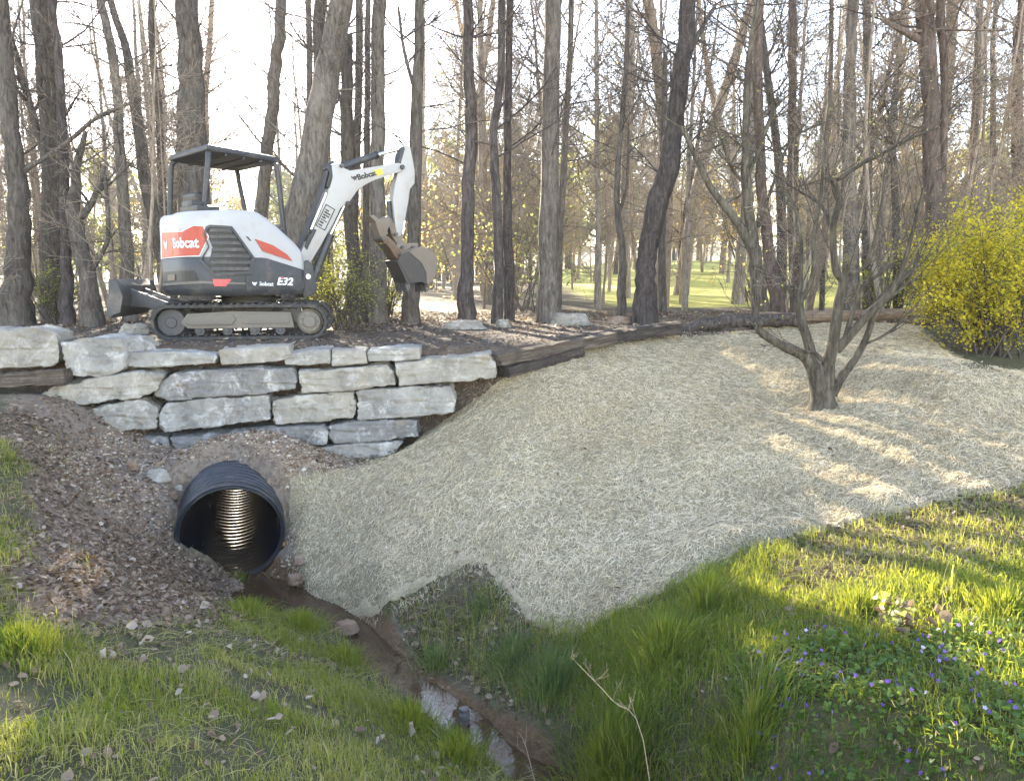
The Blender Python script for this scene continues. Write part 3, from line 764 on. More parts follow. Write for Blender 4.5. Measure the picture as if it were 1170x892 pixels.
def hit(u, v):
    o = UPI @ EYE; d = UPI.to_3x3() @ ray(u, v); best = None
    for i in range(len(OUT)):
        a, b = OUT[i], OUT[(i+1) % len(OUT)]; e = b-a
        den = d.x*e.y-d.y*e.x
        if abs(den) < 1e-9: continue
        w = Vector((a.x-o.x, a.y-o.y)); t = (w.x*e.y-w.y*e.x)/den; k = (w.x*d.y-w.y*d.x)/den
        if t > 0 and -1e-6 <= k <= 1+1e-6 and (best is None or t < best[0]): best = (t, _cum[i]+k*e.length, o.z+d.z*t)
    if best is None:       # past the silhouette: take the tangent point
        g = min(range(len(OUT)), key=lambda i: abs(math.atan2(OUT[i].y-o.y, OUT[i].x-o.x)-math.atan2(d.y, d.x)))
        t = (OUT[g]-Vector((o.x, o.y))).length/Vector((d.x, d.y)).length
        return (_cum[g], o.z+d.z*t)
    return best[1], best[2]
def wrap(bm, name, mat, parent, off, thick, flat=None):
    """lay a flat (s, z) sheet round the body's outline"""
    ss = [v.co.x for v in bm.verts]
    k = math.floor(min(ss)/.035)*.035
    while k < max(ss):
        bmesh.ops.bisect_plane(bm, geom=list(bm.verts)+list(bm.edges)+list(bm.faces), plane_co=(k, 0, 0), plane_no=(1, 0, 0)); k += .035
    r_ = bmesh.ops.extrude_face_region(bm, geom=list(bm.faces)); ups = {e for e in r_['geom'] if isinstance(e, bmesh.types.BMVert)}
    for v in bm.verts:
        p, n_ = out_at(v.co.x); q = p + n_*_sg*(off+(thick if v in ups else 0)); v.co = (q.x, q.y, v.co.y)
    bmesh.ops.recalc_face_normals(bm, faces=bm.faces)
    bm.transform(upper)
    me = bpy.data.meshes.new(name); bm.to_mesh(me); bm.free()
    return link(name, me, mat, parent)
def patch(px, name, mat, parent, off, thick):
    return wrap(poly_bm([hit(u, v) for u, v in px]), name, mat, parent, off, thick)
def ttext(bm, c, rot=0., flip=True):
    # text x runs left to right in the picture = towards smaller s
    for v in bm.verts:
        x, y = v.co.x, v.co.y; x, y = x*math.cos(rot)-y*math.sin(rot), x*math.sin(rot)+y*math.cos(rot)
        v.co = (c[0]-x, c[1]+y, 0)
    return bm

def loft(mb, outline, levels, zfun=None):
    """levels: (scale, z or callable(f,l)) rings joined; last ring is capped"""
    c = sum(outline, Vector((0, 0)))/len(outline); n = len(outline); b = len(mb.v)
    for sc, z in levels:
        for p in outline:
            q = c+(p-c)*sc if not isinstance(sc, tuple) else Vector((c.x+(p.x-c.x)*sc[0], c.y+(p.y-c.y)*sc[1]))
            mb.v.append((q.x, q.y, z(q.x, q.y) if callable(z) else z))
    for i in range(len(levels)-1):
        for k in range(n): mb.f.append((b+i*n+k, b+i*n+(k+1) % n, b+(i+1)*n+(k+1) % n, b+(i+1)*n+k))
    mb.f.append(tuple(b+k for k in range(n))); e = b+(len(levels)-1)*n; mb.f.append(tuple(e+k for k in range(n-1, -1, -1)))
Z0, Z1 = .565, 1.06
def z1(f, l=0): return Z1 - .16*min(1, max(0, (f+.12)/.6))
body = MB(); loft(body, OUT, [(.94, Z0), (.985, Z0+.04), (1, Z0+.10), (1, lambda f, l: z1(f)-.02), (.985, lambda f, l: z1(f)), (.6, lambda f, l: z1(f)-.02)])
bodyo = body.build('lower_body', M['charcoal'], ex, M=upper)
# white hood: right-hand engine cover sloping to the front, plus the tail cover
def ztop(f, l=0):
    t = (f+.22)/.72
    return 1.60 + .03*math.exp(-((f+.35)/.4)**2) - (0 if t < 0 else .50*t**1.3)
hood = MB()
HO = rrect(HF0, HF1-.01, -HL, -.02, (.1, .50, .05, .05))
zl = lambda dz: (lambda f, l: max(z1(f)+.02, ztop(f)-dz))
loft(hood, HO, [(.997, lambda f, l: z1(f)-.015), (.997, lambda f, l: min(1.2, ztop(f)-.14)), (.997, zl(.12)), (.985, zl(.055)), (.95, zl(.018)), (.90, zl(.0)), (.6, zl(-.008)), (.25, zl(-.01))])
TO = rrect(HF0+.003, -.45, -HL+.003, HL-.003, (.02, .497, .497, .02))
loft(hood, TO, [(.997, Z1-.02), (.997, 1.45), (.985, 1.515), (.95, 1.555), (.90, 1.575), (.5, 1.58)])
hoodo = hood.build('hood', M['white'], ex, M=upper)
# operator floor, seat, console
fl = MB(); fl.box((.18, .36, Z1+.02), (.86, .62, .05)); fl.box((-.28, .36, 1.2), (.34, .6, .3))
fl.build('operator_floor', M['black'], ex, bevel=.01, M=upper)
st = MB(); st.box((-.22, .36, 1.40), (.48, .46, .12)); sto = st.build('seat', M['black'], ex, bevel=.04, seg=3, M=upper)
sb = MB(); sb.box((-.50, .36, 1.66), (.11, .44, .5), Matrix.Rotation(R(-10), 3, 'Y')); sb.build('backrest', M['black'], sto, bevel=.045, seg=3, M=upper)
lv = MB()
for l_ in (.06, .66):
    lv.box((-.02, l_, 1.42), (.5, .1, .18)); lv.tube([(.15, l_, 1.5), (.19, l_, 1.62), (.18, l_, 1.72)], [.012, .014, .024], 10)
lv.build('joystick_console', M['charcoal'], ex, bevel=.015, M=upper)
for l_ in (.2, .5):
    tl = MB(); tl.tube([(.50, l_, 1.06), (.47, l_, 1.35), (.42, l_, 1.55)], .014, 8); tl.box((.42, l_, 1.58), (.05, .05, .09)); tl.build('travel_lever', M['black'], ex, bevel=.008, M=upper)
tp = MB(); tp.box((-.62, .0, 1.655), (.3, .5, .09)); tp.box((-.70, .05, 1.72), (.14, .3, .10)); tp.build('rear_guard', M['black'], ex, bevel=.02, M=upper)
mi = MB(); p = exw(atY(316, 262, 10.9)); mi.box(p, (.10, .03, .14)); q = exw(atY(325, 262, 10.95)); mi.tube([p, q], .012, 8); mi.build('mirror', M['charcoal_dusty'], ex, bevel=.01)

# markings and fittings on the body, traced then wrapped on its surface
RED = [(186,266),(209,265),(222,258),(232,258.5),(238,271),(228,292),(186,295)]
rp = patch(RED, 'tail_panel', M['red'], ex, .006, .006)
def outline_band(px, w, name, mat, parent, off, th):
    c = (sum(p[0] for p in px)/len(px), sum(p[1] for p in px)/len(px)); mb_ = None
    bm = bmesh.new(); A = [hit(u, v) for u, v in px]; B = [hit(c[0]+(u-c[0])*w, c[1]+(v-c[1])*w) for u, v in px]
    va = [bm.verts.new((p[0], p[1], 0)) for p in A]; vb = [bm.verts.new((p[0], p[1], 0)) for p in B]
    n = len(va)
    for i in range(n): bm.faces.new((va[i], va[(i+1) % n], vb[(i+1) % n], vb[i]))
    return wrap(bm, name, mat, parent, off, th)
outline_band(RED, 1.045, 'tail_panel_edge', M['grey_line'], rp, .005, .005)
def body_text(txt, u, v, size, mat, name, parent, off, bold=.0, shear=0., rot=0., sx=1., space=1.):
    c = hit(u, v); bm = text_bm(txt, size, bold, shear, space)
    for w in bm.verts: w.co.x *= sx
    return wrap(ttext(bm, c, rot), name, mat, parent, off, .004)
body_text('Bobcat', 209.5, 278, .175, M['grey_line'], 'lettering', rp, .013, .005, 0, 0, .92)
bmk = poly_bm([(x*.085, y*.13) for x, y in CAT]); wrap(ttext(bmk, hit(190.5, 280)), 'logo', M['grey_line'], rp, .013, .004)
LOU = [(234,262),(240,258.5),(262,260),(289,296),(283,312),(246,313),(238,303),(243,283)]
gr = patch(LOU, 'louver_panel', M['black'], ex, .006, .004)
outline_band([(233,268),(236,259),(240,257),(264,258.5),(291,296),(286,313),(245,316),(229,298),(238,282)], .89, 'louver_frame', M['charcoal'], gr, .008, .022)
def lerp_edge(v, side):
    e = {'l': [(258.5,239),(283,241),(303,239),(313,246)], 'r': [(258.5,261),(262,263),(296,288),(313,282)]}[side]
    xs = [p[0] for p in e]; return float(np.interp(v, xs, [p[1] for p in e]))
for k in range(7):
    v0 = 261.5+k*7.3; v1 = v0+3.6
    a = lerp_edge(v0, 'l')+1; b = lerp_edge(v0, 'r')-1; c_ = lerp_edge(v1, 'r')-1
    m = 7; px = [(a+(b-a)*i/m, v0) for i in range(m+1)]+[(c_+(a-c_)*i/m, v1) for i in range(m+1)]
    patch(px, 'louver_slat', M['charcoal_dusty'], gr, .010, .020)
patch([(291,273),(311,280),(328,291),(334,298.5),(316,292.5),(300,287)], 'hood_stripe', M['red'], ex, .004, .006)
patch([(281,270),(283,270.5),(286.5,275),(285.5,275.5)], 'hood_latch', M['black'], ex, .004, .006)
patch([(235,303),(243,313),(281,313),(289,300),(289,337),(343,338),(342,307),(291,297),(289,300),(283,314),(243,315)][:0] or [(243,319),(264,319),(258,327),(245,327)], 'reflector', M['red_lens'], ex, .004, .012)
patch([(187,311),(222,309),(227,320),(187,325)], 'tail_recess', M['black'], ex, .002, .003)
patch([(193,314),(201,313.5),(201,320),(193,321)], 'tail_lamp', M['worn_steel'], ex, .005, .012)
patch([(280,316),(281,316),(281,339),(280,339)], 'panel_seam', M['black'], ex, .002, .004)
patch([(186,324.5),(232,321),(280,323),(280,325),(232,324),(186,327)], 'bumper_edge', M['dirty_frame'], ex, .003, .012)
body_text('Bobcat', 304, 324.5, .075, M['grey_line'], 'lettering', bodyo, .004, .002, 0, R(-2), .95)
bmk = poly_bm([(x*.055, y*.055) for x, y in CAT]); wrap(ttext(bmk, hit(290.5, 324)), 'logo', M['grey_line'], bodyo, .004, .004)
body_text('E32', 325, 322, .135, M['grey_line'], 'model_number', bodyo, .004, .005, .25, R(-2), 1.15)
patch([(321,316.2),(324,316),(323.2,318),(320.2,318.2)], 'number_accent', M['red_lens'], bodyo, .004, .005)

# --- canopy
ZC = 2.43
cA, cB, cC, cD = [exw(atZ(u, v, ZC)) for u, v in ((195, 182), (237, 170), (316, 184), (273, 192))]
# square it up: keep B, A and C, complete the parallelogram
cD = cA + (cC-cB)
cc = (cA+cB+cC+cD)/4
def cring(sc, dz): return [cc+(p-cc)*sc+Vector((0, 0, dz)) for p in (cA, cB, cC, cD)]
cm = MB(); rings = [cring(.96, -.035), cring(1.03, -.02), cring(1.04, .02), cring(1.0, .055), cring(.8, .085), cring(.4, .095)]
for r_ in rings: cm.v += [tuple(p) for p in r_]
for i in range(5):
    for k in range(4): cm.f.append((i*4+k, i*4+(k+1) % 4, i*4+4+(k+1) % 4, i*4+4+k))
cm.f.append((3, 2, 1, 0)); cm.f.append((20, 21, 22, 23))
for i in range(1, 4):     # ribs under the roof
    a = cA.lerp(cD, i/4); b = cB.lerp(cC, i/4); cm.tube([a+Vector((0, 0, -.04)), b+Vector((0, 0, -.04))], .018, 8)
can = cm.build('canopy_roof', M['charcoal'], ex, bevel=.02)
def post(top, u, v, z, name='canopy_post'):
    bot = exw(atZ(u, v, z)) if not isinstance(u, Vector) else u
    inn = (cc-top); inn.z = 0
    p0 = top+inn*.10+Vector((0, 0, -.02)); p1 = top+inn*.02+Vector((0, 0, -.06)); p2 = top-inn*.01+Vector((0, 0, -.16))
    mb = MB(); mb.tube([p0, p1, p2, p2.lerp(bot, .5), bot], .036, 10); mb.build(name, M['charcoal'], can)
def post_at(top, u, v):   # foot under the pixel, at the depth of its head
    Y = (top+EX_C).y; f = exw(atY(u, v, Y)); f.z -= .12; post(top, f, 0, 0)
post_at(cA, 193, 246); post_at(cB, 232, 240); post_at(cC, 325, 262); post_at(cD, 283, 248)

# --- boom group: a vertical plane through the swing post
BH = R(33); bd = Vector((math.cos(BH), math.sin(BH), 0)); bn = Vector((-bd.y, bd.x, 0))
B0 = atY(347, 315, 10.75)
def bp(u, v, off=0.0):
    d = ray(u, v); t = (B0-EYE).dot(bn)/d.dot(bn); return exw(EYE+d*t+bn*off)
def plate(px, w, name, mat, parent, bevel=.012, off=0.0, seg=2):
    mb = MB(); P = [bp(u, v, off) for u, v in px]; mb.prism([p-bn*w/2 for p in P], [p+bn*w/2 for p in P]); return mb.build(name, mat, parent, bevel=bevel, seg=seg)
def rod(a, b, r, name, mat, parent, off=0., n=14):
    mb = MB(); mb.tube([bp(*a, off), bp(*b, off)], r, n); return mb.build(name, mat, parent, bevel=.004, seg=1)
kp = plate([(340,301),(348,297),(353,303),(358,329),(354,337),(343,340),(338,320)], .34, 'swing_post', M['charcoal'], ex, .015)
mb = MB(); mb.tube([bp(347, 316, -.2), bp(347, 316, .2)], .035, 12); mb.build('pivot_pin', M['steel'], kp)
BOOM = [(339,294),(346,278),(356,261),(364,241),(371.5,222),(376,205),(376,190),(381,187.5),(387,188),(391,193),(397,196),(409,194),(421,192),(437,189.5),(452,187),(457,189),(458,193),(456,197),(444,200.5),(432,204.5),(422,208),(413,213),(406,218),(401,225),(396,232),(387,238),(376,259),(365,279),(352,301),(346,305),(341,302)]
boom = plate(BOOM, .20, 'boom', M['white_boom'], ex, .014)
for (u, v, r_) in ((387, 190.5, .028), (456, 192, .034), (394, 233, .03)):
    mb = MB(); mb.tube([bp(u, v, -.135), bp(u, v, .135)], r_, 14); mb.build('pivot_pin', M['charcoal_dusty'], boom, bevel=.005, seg=1)
def flat_on_plane(bm, u, v, rot, off, name, mat, parent, th=.004):
    c = bp(u, v, off); ex_ = bd; ez = Vector((0, 0, 1))
    r_ = bmesh.ops.extrude_face_region(bm, geom=list(bm.faces)); ups = {e for e in r_['geom'] if isinstance(e, bmesh.types.BMVert)}
    for w in bm.verts:
        x, y = w.co.x, w.co.y; x, y = x*math.cos(rot)-y*math.sin(rot), x*math.sin(rot)+y*math.cos(rot)
        w.co = c+ex_*x+ez*y-bn*(th if w in ups else 0)
    bmesh.ops.recalc_face_normals(bm, faces=bm.faces)
    me = bpy.data.meshes.new(name); bm.to_mesh(me); bm.free(); return link(name, me, mat, parent)
flat_on_plane(text_bm('Bobcat', .108, .003), 416, 201.2, R(17), -.1015, 'lettering', M['black_ink'], boom)
flat_on_plane(poly_bm([(x*.085, y*.075) for x, y in CAT]), 402, 204, R(17), -.1015, 'logo', M['black_ink'], boom)
flat_on_plane(poly_bm([(-.06, -.04), (.06, -.04), (.06, .04), (-.06, .04)]), 429.5, 197.8, R(17), -.1015, 'warning_sticker', M['yellow'], boom)
dec = bmesh.new()
def quad(bm, x0, y0, x1, y1): bm.faces.new([bm.verts.new(p) for p in ((x0, y0, 0), (x1, y0, 0), (x1, y1, 0), (x0, y1, 0))])
for q in ((-.17, -.075, .17, -.062), (-.17, .062, .17, .075), (-.17, -.062, -.157, .062), (.157, -.062, .17, .062)): quad(dec, *q)
rngd = random.Random(5); x = -.14
while x < .12:
    w = .014+.012*rngd.random(); quad(dec, x, -.045 if rngd.random() < .6 else -.01, x+w, .048); 
    if rngd.random() < .5: quad(dec, x+w, .012, x+w+.012, .024)
    x += w+.018
flat_on_plane(dec, 369, 249, R(62), -.1015, 'stencil_plate', M['black_ink'], boom)
hz_ = MB()
for k, off in enumerate((-.07, -.045, -.02, .02, .045, .07)):
    px = [(341,298),(342,286),(352,262),(362,236),(370,216),(374,200),(375.5,189),(382,186)]
    hz_.tube([bp(u-2.0, v-.8*(k % 3), off) for u, v in px], .011, 7)
hz_.build('hose_bundle', M['hose'], boom)
hc = plate([(351,262.5),(369,220),(371,222),(354,263)], .22, 'hose_cover', M['steel'], boom, .004, 0, 1)
plate([(345,282),(349,271),(356,262),(359,263),(353,275),(348,286)], .23, 'hose_clamp', M['black'], boom, .006)
plate([(370,214),(374,199),(371,193),(376,189),(378,203),(374,216)], .20, 'hose_guide', M['black'], boom, .006)
# cylinders
bc = rod((356,322), (377,268), .058, 'boom_cylinder', M['charcoal'], ex, off=-.02); rod((376,270), (393,234), .030, 'cylinder_rod', M['rod'], bc, off=-.02)
bc.location = (0, 0, 0)
ac = rod((389,191.5), (430.5,177), .050, 'arm_cylinder', M['charcoal'], ex); rod((430,177.3), (455,171), .027, 'cylinder_rod', M['rod'], ac)
mb = MB(); mb.tube([bp(428.5, 177.6), bp(431, 176.8)], .058, 16); mb.build('gland_nut', M['black'], ac)
ARM = [(453,190),(454.5,177),(459,167.5),(463,166),(466.5,169),(469,182),(471.5,196),(471.5,210),(466,217),(464,232),(461,248),(458,262),(456,270),(451.5,270),(449,256),(447.5,240),(446.5,227),(449,212),(452,199)]
arm = plate(ARM, .15, 'dipper_arm', M['white_boom'], ex, .012)
plate([(452.5,187),(454,177),(458.5,168.5),(460,171),(457,181),(455,189)], .17, 'arm_gusset', M['charcoal'], arm, .005)
bk_ = rod((467.5,214), (462,252), .043, 'bucket_cylinder', M['charcoal'], ex, off=0); rod((462,251), (460,268), .024, 'cylinder_rod', M['rod'], bk_)
rod((444,230), (446.5,256), .036, 'thumb_cylinder', M['charcoal'], ex)
# thumb and linkage
plate([(441,248),(445,250),(452,262),(459,275),(466,284),(461,289),(452,280),(446,270),(443,260)], .13, 'bucket_link', M['worn_steel'], ex, .006)
plate([(419,247),(424,246),(430,251),(437,250),(441,247),(444,256),(440,262),(438,270),(432,273),(428,262),(426,254)], .22, 'thumb', M['worn_steel'], ex, .008)
plate([(431,271),(438,270),(446,277),(452,286),(457,297),(452,300),(446,293),(441,284),(434,277)], .30, 'thumb_tine', M['rusty'], ex, .006)
plate([(449,279),(462,278),(474,278),(474,288),(464,294),(452,290)], .24, 'coupler', M['worn_steel'], ex, .008)
for (u, v) in ((433, 273), (448, 268), (467, 283), (455, 283)):
    mb = MB(); mb.tube([bp(u, v, -.17), bp(u, v, .17)], .024, 12); mb.build('pivot_pin', M['charcoal_dusty'], ex)
# bucket: side plates, curved shell, teeth
BP = [(452,289),(463,284.5),(475,282.5),(486,288),(491.5,296),(491,306),(488,316),(483,326)]
bw = .46
mb = MB(); outer = [bp(u, v) for u, v in BP]; inn = [bp(u-2.2, v+2.2) for u, v in BP]
n = len(BP)
vs = [p-bn*bw/2 for p in outer]+[p+bn*bw/2 for p in outer]+[p-bn*bw/2 for p in inn]+[p+bn*bw/2 for p in inn]
fs = []
for i in range(n-1): fs += [(i, i+1, n+i+1, n+i), (2*n+i+1, 2*n+i, 3*n+i, 3*n+i+1), (i+1, i, 2*n+i, 2*n+i+1), (n+i, n+i+1, 3*n+i+1, 3*n+i)]
fs += [(0, n, 3*n, 2*n), (n-1, 3*n-1, 4*n-1, 2*n-1)]
mb.add(vs, fs); buck = mb.build('bucket', M['worn_steel'], ex, bevel=.003, seg=1)
SIDE = [(452,289),(463,284.5),(475,282.5),(486,288),(491,296),(490,306),(487,316),(483,326),(474,322),(462,324),(455,310),(447,299)]
for s, mk in ((-1, 'bucket_inside'), (1, 'bucket_inside')):
    mb = MB(); P = [bp(u, v, s*(bw/2-.012)) for u, v in SIDE]; mb.prism([p-bn*.009 for p in P], [p+bn*.009 for p in P]); mb.build('bucket_side', M[mk], buck, bevel=.003, seg=1)
plate([(459,288),(475,282),(486,287.5),(492,297),(490.5,308),(486.5,322),(480,325),(479,312),(474,301),(466,294)], .012, 'bucket_cheek', M['worn_steel'], buck, .003, -bw/2-.006, 1)
mb = MB(); P = [(446,298),(450,296),(459,312),(462,325),(458,325),(453,312)]; Q = [bp(u, v) for u, v in P]; mb.prism([p-bn*bw/2*.96 for p in Q], [p+bn*bw/2*.96 for p in Q]); mb.build('bucket_lip', M['bucket_inside'], buck, bevel=.003, seg=1)
for k in range(4):
    o_ = (-.5+(k+.5)/4)*bw*.94
    mb = MB(); A = [bp(u, v, o_) for u, v in ((481,320),(486,322),(484,330),(480.5,334),(480,328))]; mb.prism([p-bn*.03 for p in A], [p+bn*.03 for p in A]); mb.build('bucket_tooth', M['charcoal_dusty'], buck, bevel=.004, seg=1)
    mb = MB(); A = [bp(u, v, o_) for u, v in ((457,321),(462,322),(462,329),(459.5,334),(457.5,328))]; mb.prism([p-bn*.03 for p in A], [p+bn*.03 for p in A]); mb.build('bucket_tooth', M['charcoal_dusty'], buck, bevel=.004, seg=1)
# ------------------------------------------------------------------ sampling helpers
def gz(x, y):
    x = np.asarray(x, float); y = np.asarray(y, float)
    i = np.clip(np.searchsorted(GX, x)-1, 0, len(GX)-2); j = np.clip(np.searchsorted(GY, y)-1, 0, len(GY)-2)
    fx = (x-GX[i])/(GX[i+1]-GX[i]); fy = (y-GY[j])/(GY[j+1]-GY[j])
    return (ZZ[j, i]*(1-fx)+ZZ[j, i+1]*fx)*(1-fy) + (ZZ[j+1, i]*(1-fx)+ZZ[j+1, i+1]*fx)*fy
def gmask(m, x, y):
    i = np.clip(np.searchsorted(GX, x)-1, 0, len(GX)-2); j = np.clip(np.searchsorted(GY, y)-1, 0, len(GY)-2)
    return m[j, i]
def scatter(n, x0, x1, y0, y1, rng, dens):
    """dens(x, y, u, v) -> keep probability"""
    x = rng.uniform(x0, x1, n); y = rng.uniform(y0, y1, n); z = gz(x, y); u, v, d = proj(x, y, z)
    k = rng.random(n) < dens(x, y, u, v)
    return np.stack([x, y, z], 1)[k]

# ------------------------------------------------------------------ straw mat
def blur(a, n):
    for _ in range(n):
        b = a.copy(); b[1:-1, 1:-1] = (a[1:-1, 1:-1]*2+a[:-2, 1:-1]+a[2:, 1:-1]+a[1:-1, :-2]+a[1:-1, 2:])/6; a = b
    return a
mm = np.clip(blur(m_mat.astype(float), 3) + .26*fbm(XX, YY, .14, 3, 85)*(blur(m_mat.astype(float), 6) > .02)*(blur(m_mat.astype(float), 6) < .98), 0, 1)
mmw = blur(m_mat.astype(float), 9)
puff = np.zeros_like(XX)
for (u, v, z, h, r) in ((828, 622, -1.24, .10, .22), (790, 640, -1.32, .09, .16), (860, 612, -1.2, .07, .2), (1000, 575, -1.02, .06, .2), (1168, 520, -.74, .10, .22), (905, 598, -1.14, .05, .2), (690, 398, -.14, .10, .2), (545, 452, -.6, .05, .2)):
    p = atZ(u, v, z); puff = np.maximum(puff, h*np.exp(-((XX-p.x)**2+(YY-p.y)**2)/r**2))
rot = (XX*.55+YY*.83); rq = (XX*.83-YY*.55)
wr = .075*fbm(rq, rot*.3, .34, 3, 81) + .05*fbm(XX, YY, .55, 3, 82) + .05*fbm(XX, YY, .10, 3, 83)
matz = ZZ + .04*sstep(.25, .75, mm) - .015 + (wr+puff)*sstep(.3, .9, mm)
matz = np.maximum(matz, np.where(mm > .45, ZZ+.008, -9))
ncell = mm.copy()
cellmax = np.maximum.reduce([ncell[:-1, :-1], ncell[1:, :-1], ncell[:-1, 1:], ncell[1:, 1:]])
ok = cellmax > .12
mq = np.stack([I[:-1, :-1], I[:-1, 1:], I[1:, 1:], I[1:, :-1]], -1)[ok]
used, inv = np.unique(mq, return_inverse=True)
mv = np.stack([XX.ravel()[used], YY.ravel()[used], matz.ravel()[used]], 1)
mat_me = fast_mesh('straw_mat', mv, inv.reshape(-1, 4))
def straw_mat_m():
    t = NT('straw_blanket'); p = t.pos()
    a = t.noise(p, 60, 4, .75, 1.0); b = t.noise(p, 150, 3, .75); c = t.noise(p, 2.2, 5, .65); d = t.noise(p, 9, 4, .7)
    col = t.ramp(t.math('ADD', t.math('MULTIPLY', a, .6), t.math('MULTIPLY', b, .4)), [(.36, (.045, .036, .022)), (.47, (.24, .20, .125)), (.58, (.50, .44, .31)), (.72, (.68, .62, .47))])
    col = t.mix(t.maprange(c, .55, .72, 0, .35), col, (.22, .19, .12)); col = t.mix(t.maprange(d, .58, .72, 0, .45), col, (.14, .12, .075))
    return t.bsdf(col, .95, 0, t.bump(t.math('ADD', a, b), .8, .02), .1)
M['straw_mat'] = straw_mat_m()
mato = link('straw_erosion_mat', mat_me, M['straw_mat'])
tag(mato, 'pale straw erosion blanket covering the slope right of the culvert pipe', 'straw mat')
def tint_mat(name, stops, rough=.8, trans=None, tw=.4, spec=.3, nscale=0):
    t = NT(name); c = t.ramp(t.attr('tint'), stops)
    tr = None
    if trans is not None:
        tr = t.mix(.65, c, trans) 
    return t.bsdf(c, rough, 0, None, spec, tr, tw)
def strips(name, P, D, L, W, U, mat, tint, bend=.0, parent=None, tipw=.6):
    """ribbons: base P, unit direction D, length L, width W, up vector U bend"""
    n = len(P); S = np.cross(D, [0, 0, 1.]); S /= np.linalg.norm(S, axis=1, keepdims=True)+1e-6
    S = S*np.cos(U)[:, None] + np.cross(D, S)*np.sin(U)[:, None]
    pts = []
    for k, (f, wq) in enumerate(((0, 1), (.5, 1), (1, tipw))):
        c = P + D*(L*f)[:, None] + np.array([0, 0, 1.])*(bend*L*4*f*(1-f))[:, None]
        pts += [c-S*(W*wq/2)[:, None], c+S*(W*wq/2)[:, None]]
    V_ = np.stack(pts, 1).reshape(-1, 3); b = np.arange(n)[:, None]*6
    q = np.concatenate([b+[0, 1, 3, 2], b+[2, 3, 5, 4]], 0)
    me = fast_mesh(name, V_, q); set_attr(me, 'tint', np.repeat(tint, 6))
    return link(name, me, mat, parent)
rng = np.random.default_rng(3)
matz_flat = matz
def mz(x, y):
    i = np.clip(np.searchsorted(GX, x)-1, 0, len(GX)-2); j = np.clip(np.searchsorted(GY, y)-1, 0, len(GY)-2)
    fx = (x-GX[i])/(GX[i+1]-GX[i]); fy = (y-GY[j])/(GY[j+1]-GY[j])
    return (matz[j, i]*(1-fx)+matz[j, i+1]*fx)*(1-fy) + (matz[j+1, i]*(1-fx)+matz[j+1, i+1]*fx)*fy
sp = scatter(560000, -2.8, 7.0, 4.2, 11.6, rng, lambda x, y, u, v: np.maximum(sstep(.3, .6, gmask(mm, x, y))*np.clip(-.06+2.9*vnoise(x, y, .09, 4)*(.25+.75*vnoise(x, y, .42, 46)), .03, 1), .5*sstep(.005, .2, gmask(mmw, x, y)))*np.clip(1.35-.065*y, .3, 1))
sp[:, 2] = np.maximum(mz(sp[:, 0], sp[:, 1]), gz(sp[:, 0], sp[:, 1]))+rng.uniform(0, .012, len(sp))
n = len(sp); an = rng.uniform(0, 2*np.pi, n); an = np.where(rng.random(n) < .12, rng.normal(.75, .5, n), an)
D = np.stack([np.cos(an), np.sin(an), rng.normal(.02, .13, n)], 1)
# follow the slope
e = .02; gx_ = (mz(sp[:, 0]+e, sp[:, 1])-mz(sp[:, 0]-e, sp[:, 1]))/(2*e); gy_ = (mz(sp[:, 0], sp[:, 1]+e)-mz(sp[:, 0], sp[:, 1]-e))/(2*e)
D[:, 2] += np.clip(gx_, -.8, .8)*D[:, 0]+np.clip(gy_, -.8, .8)*D[:, 1]; D /= np.linalg.norm(D, axis=1, keepdims=True)
M['straw'] = tint_mat('straw_fibres', [(0, (.10, .075, .04)), (.2, (.36, .28, .165)), (.55, (.67, .56, .385)), (1, (.84, .75, .58))], .75, (.8, .7, .4), .25)
so_ = strips('straw_fibres', sp, D, rng.uniform(.02, .08, n), rng.uniform(.0018, .0040, n), rng.uniform(-1, 1, n), M['straw'], np.clip(rng.beta(1.7, 1.3, n)+.3*(vnoise(sp[:, 0], sp[:, 1], .5, 9)-.5), 0, 1), .06, mato)
so_['kind'] = 'stuff'

# the folded hem along the lower edge
def hem():
    px = [(385,704),(410,700),(440,689),(470,674),(505,654),(545,640),(565,655),(585,680),(605,706),(628,718),(650,730),(675,716),(700,703),(730,688),(760,674),(800,651),(830,636),(865,622),(900,614),(930,606),(960,600),(1000,590),(1040,581),(1100,568),(1170,553),(1240,540)]
    pts = []
    for u, v in px:
        d = ray(u, v); t = np.arange(2.5, 14, .01); q = np.array(EYE)[None]+np.array(d)[None]*t[:, None]
        k_ = np.argmax(q[:, 2] < gz(q[:, 0], q[:, 1])); p = Vector(q[k_])
        pts.append(p)
    P, _r = smooth_path0(pts, 9); n = len(P); mb = MB(); k = 9; rows = []
    for i, p in enumerate(P):
        t_ = (P[min(i+1, n-1)]-P[max(i-1, 0)]); t_.z = 0; t_.normalize(); nr = Vector((t_.y, -t_.x, 0))     # outwards, downhill
        q = p + nr*(.02*fbm(np.array([i*.31]), np.array([0.]), 1.0, 2, 95)[0]*2)
        w = .022+.034*float(vnoise(np.array([i*.23]), np.array([3.]), 1.0, 96)); h = .009+.03*float(vnoise(np.array([i*.37]), np.array([7.]), 1.0, 97))**2*2
        g = float(max(gz(q.x, q.y), 0*1-99))
        prof = [(-.9, .25), (-.55, .75), (-.1, 1.0), (.3, .8), (.5, .35), (.45, -.25), (.1, -.35)]
        for a, b in prof:
            x_ = q.x+nr.x*a*w; y_ = q.y+nr.y*a*w; mb.v.append((x_, y_, max(float(gz(x_, y_)), -9)+b*h+.004*math.sin(i*1.7+a*5)))
    m = 7
    for i in range(n-1):
        for j in range(m-1): mb.f.append((i*m+j, i*m+j+1, (i+1)*m+j+1, (i+1)*m+j))
    mb.build('folded_hem', M['straw_hem'], mato)
